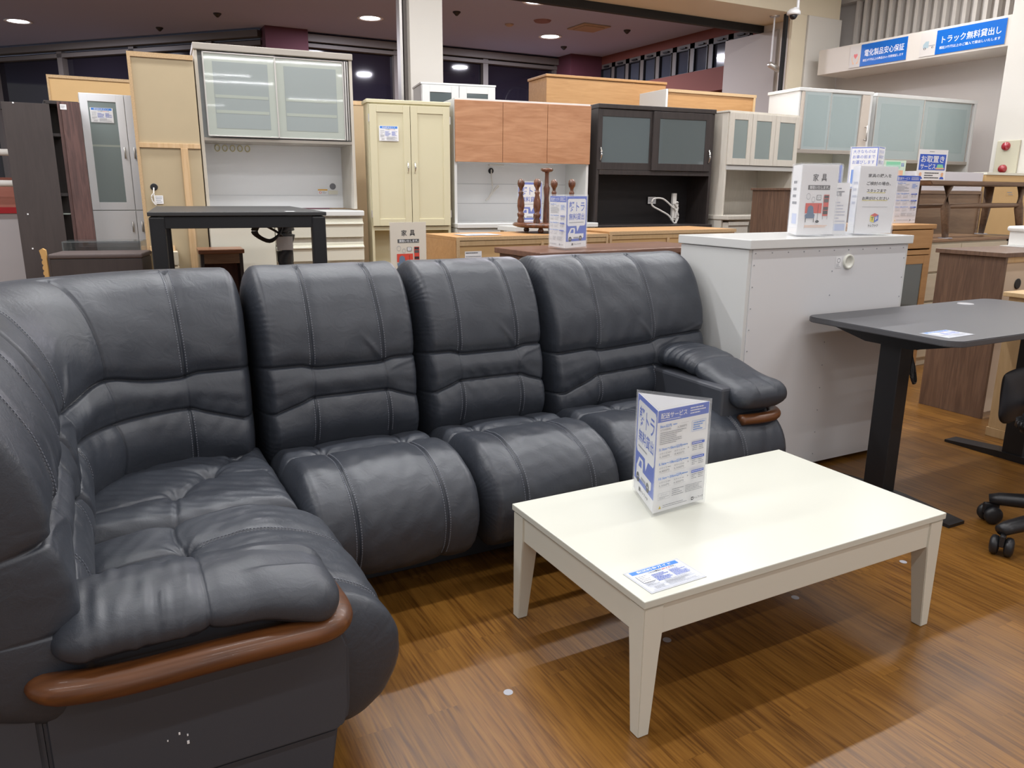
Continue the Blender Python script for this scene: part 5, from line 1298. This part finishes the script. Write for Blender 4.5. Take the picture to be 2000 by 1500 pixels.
box('side_panel', M_maple, t, (.0, .022, 0, .27, .045, .698), bev=.001); box('plinth', M_maple, t, (-.006, .028, -.004, .275, 0, .044), bev=.001)
box('desktop', M_maple, t, (-.02, .70, -.02, .29, .70, .722), bev=.003); box('side_panel', M_maple, t, (.65, .672, 0, .27, 0, .698), bev=.001)
t = thing('ash_drawer_chest', 'chest with pale drawers and a honey wood top under the bench', 'chest of drawers', (4.925, 3.32, 0), 3)
box('top', wood('chest_top', (.33, .19, .10), (.25, .14, .075), 'x', 1, .3, 8), t, (-.01, 1.06, -.012, .42, .86, .88), bev=.003); box('body', M_drawer, t, (0, 1.05, .006, .41, 0, .858), bev=.001)
for i in range(4):
    for x0, x1 in ((.012, .43), (.437, 1.04)): box('drawer', M_drawer, t, (x0, x1, -.010, .004, .66 - i * .20, .845 - i * .20), bev=.003)
t = thing('dark_side_box', 'small dark brown open box cabinet under the right bench leg', 'cabinet', (6.00, 3.36, 0), 0)
box('body', M_darkwood, t, (0, .34, 0, .36, 0, .872), bev=.002); box('drawer', wood('dark_red_front', (.09, .05, .045), (.06, .035, .03), 'x', 1, .4, 8), t, (.04, .30, -.006, .004, .5, .83), bev=.002)
t = thing('oak_bench', 'greyish brown wooden bench set on top of the drawer chest', 'bench', (4.93, 3.34, .8805), 0)
b_ = bmesh.new(); prism(b_, [(0, .386), (1.27, .386), (1.245, .355), (.025, .355)], 'y', 0, .34); bmesh.ops.bevel(b_, geom=b_.edges[:], offset=.006, segments=2, affect='EDGES'); fin(b_, 'seat', M_benchwood, t)
for (x0, y0, x1, y1) in ((.26, .04, .27, .02), (.26, .28, .27, .31), (1.13, .04, 1.16, .02), (1.13, .28, 1.16, .31)):
    b_ = bmesh.new(); tube(b_, [(x0, y0, .36), (x0, y0, .20), (x1, y1, .006)], [.034, .031, .020], 14); fin(b_, 'leg', M_benchwood, t, True)
    b_ = bmesh.new(); lathe(b_, [(0, 0), (.045, 0), (.045, .004), (0, .004)], x1, y1, 0.0005, 18); fin(b_, 'felt_pad', M_sticker, t)
b_ = bmesh.new(); tube(b_, [(.26, .04, .21), (.35, .04, .215), (.7, .04, .22), (1.05, .04, .222), (1.14, .04, .222)], [.010, .014, .018, .016, .012], 12); tube(b_, [(.26, .28, .21), (1.14, .28, .222)], .014, 12); fin(b_, 'stretcher', M_benchwood, t, True)
t = thing('storage_service_sign', 'white sign with blue block and two faces standing on the bench', 'sign', (5.00, 3.50, 1.268), -6)
skn = M_skin
sheet('printed_sheet', .275, .205, [('l', .36, .04, .64, .10, 1, M_grey_ink), ('r', .05, .15, .95, .66, M_blue), ('t', 'お取置き', .10, .20, .90, .42, .8, M_paper), ('t', 'サービス', .10, .45, .62, .63, .8, M_paper), ('p', [(.66, .58), (.68, .47), (.86, .47), (.90, .58)], M_green), ('r', .63, .58, .92, .63, M_skin),
      ('p', [(.05, .95), (.08, .88), (.18, .88), (.22, .95)], M_blue), ('p', [(.10, .87), (.08, .78), (.12, .73), (.17, .75), (.17, .85), (.14, .88)], skn), ('p', [(.80, .95), (.83, .88), (.92, .88), (.96, .95)], M_blue), ('p', [(.85, .87), (.83, .78), (.87, .73), (.92, .75), (.92, .85), (.89, .88)], skn), ('l', .27, .72, .76, .95, 3, M_ink)], t)
t = thing('honey_wood_cabinet', 'honey coloured wooden cabinet with dark glass, between white cabinet and drawer chest', 'cabinet', (4.46, 3.25, 0), 0)
box('top', M_oak, t, (-.01, .45, -.012, .36, .955, .985), bev=.004); box('side_panel', M_oak, t, (.42, .44, 0, .34, 0, .954)); box('side_panel', M_oak, t, (0, .02, 0, .34, 0, .954)); box('back_panel', M_oak, t, (.02, .42, .32, .34, 0, .954), bev=0)
box('drawer', M_oak, t, (.02, .42, -.006, .02, .83, .95), bev=.003); box('rail', M_oak, t, (.02, .42, -.01, .02, .79, .82), bev=.002)
dr = framed('glass_door', M_oak, t, .02, .42, .04, .785, .055, M_darkglass, y=-.008)
t = thing('delivery_price_sign', 'tall delivery price sheet standing on the honey coloured cabinet', 'sign', (4.665, 3.40, .9855), -4)
box('acrylic_panel', M_acryl, t, (-.003, .223, .001, .004, 0, .31), bev=0); s_ = sheet('printed_sheet', .22, .305, km_rows(), t, paper=mat('cool_paper', (.74, .74, .80), .5)); s_.location = (0, 0, .003)
t = thing('brown_framed_cabinet', 'back of a brown cabinet with pale wooden frame behind the bench', 'cabinet', (5.63, 3.93, 0), 0)
box('back_panel', wood('brown_board', (.26, .165, .10), (.21, .13, .08), 'x', 1, .5, 6), t, (.02, .84, .006, .28, 0, 1.18), bev=0); box('frame', M_benchwood, t, (0, .86, -.004, .30, 1.18, 1.205), (0, .02, -.004, .28, 0, 1.18), (.84, .86, -.004, .28, 0, 1.18), bev=.001)
t = thing('white_carton', 'flat white carton with a red label on the brown framed cabinet', 'carton', (5.64, 3.935, 1.2055), 0)
box('carton', mat('carton_white', (.66, .64, .68), .5), t, (0, .84, 0, .22, 0, .145), bev=.001)
sheet('red_label', .30, .03, [('r', 0, 0, .3, .8, M_red), ('l', .35, .1, .9, .9, 2, M_grey_ink)], t).location = (.18, -.0012, .03)
t = thing('tan_backed_cabinet', 'tall tan backed cabinet with faint print behind the right bench leg', 'cabinet', (6.51, 3.93, 0), -2)
box('back_panel', M_ply2, t, (0, .70, 0, .26, 0, 1.335), bev=.002); box('top', M_cream, t, (-.004, .704, -.006, .265, 1.336, 1.356), bev=.001)
sheet('faint_print', .10, .035, [('l', .1, .0, .9, .5, 1, M_grey_ink), ('l', .3, .55, .9, .95, 1, M_grey_ink)], t, paper=M_ply2).location = (.30, -.0012, 1.17)

# ================================================================ far left: guard rails and boarded shop panel
t = thing('guard_rail', 'two white horizontal guard rails at the far left border', 'railing', (-1.9, 6.9, 0), 0)
for z in (1.425, 1.205):
    b_ = bmesh.new(); tube(b_, [(0, 0, z), (1.66, 0, z)], .024, 14); fin(b_, 'rail', mat('rail_white', (.72, .71, .68), .35), t, True)
for x in (.1, 1.62): 
    b_ = bmesh.new(); tube(b_, [(x, 0, 0), (x, 0, 1.45)], .018, 12); fin(b_, 'post', mat('rail_white', (.72, .71, .68), .35), t, True)
t = thing('shop_panel', 'grey boarded panel in a red frame under a brick red band, far left', 'panel', (-1.9, 7.1, 0), 0)
box('band', mat('brick_red_paint', (.34, .125, .09), .6), t, (0, 1.75, 0, .05, 1.03, 1.25), bev=.002)
box('red_frame', mat('signal_red_paint', (.55, .02, .03), .45), t, (0, 1.75, -.012, .05, .985, 1.03), (0, 1.75, -.012, .05, .245, .28), (.58, .61, -.012, .05, .28, .985), (1.72, 1.75, -.012, .05, .28, .985), bev=.002)
box('board', mat('pale_grey_board', (.42, .40, .41), .6), t, (0, 1.75, 0, .04, .28, .985), bev=0); box('kick_board', M_wallwhite, t, (0, 1.75, 0, .05, 0, .245), bev=0)
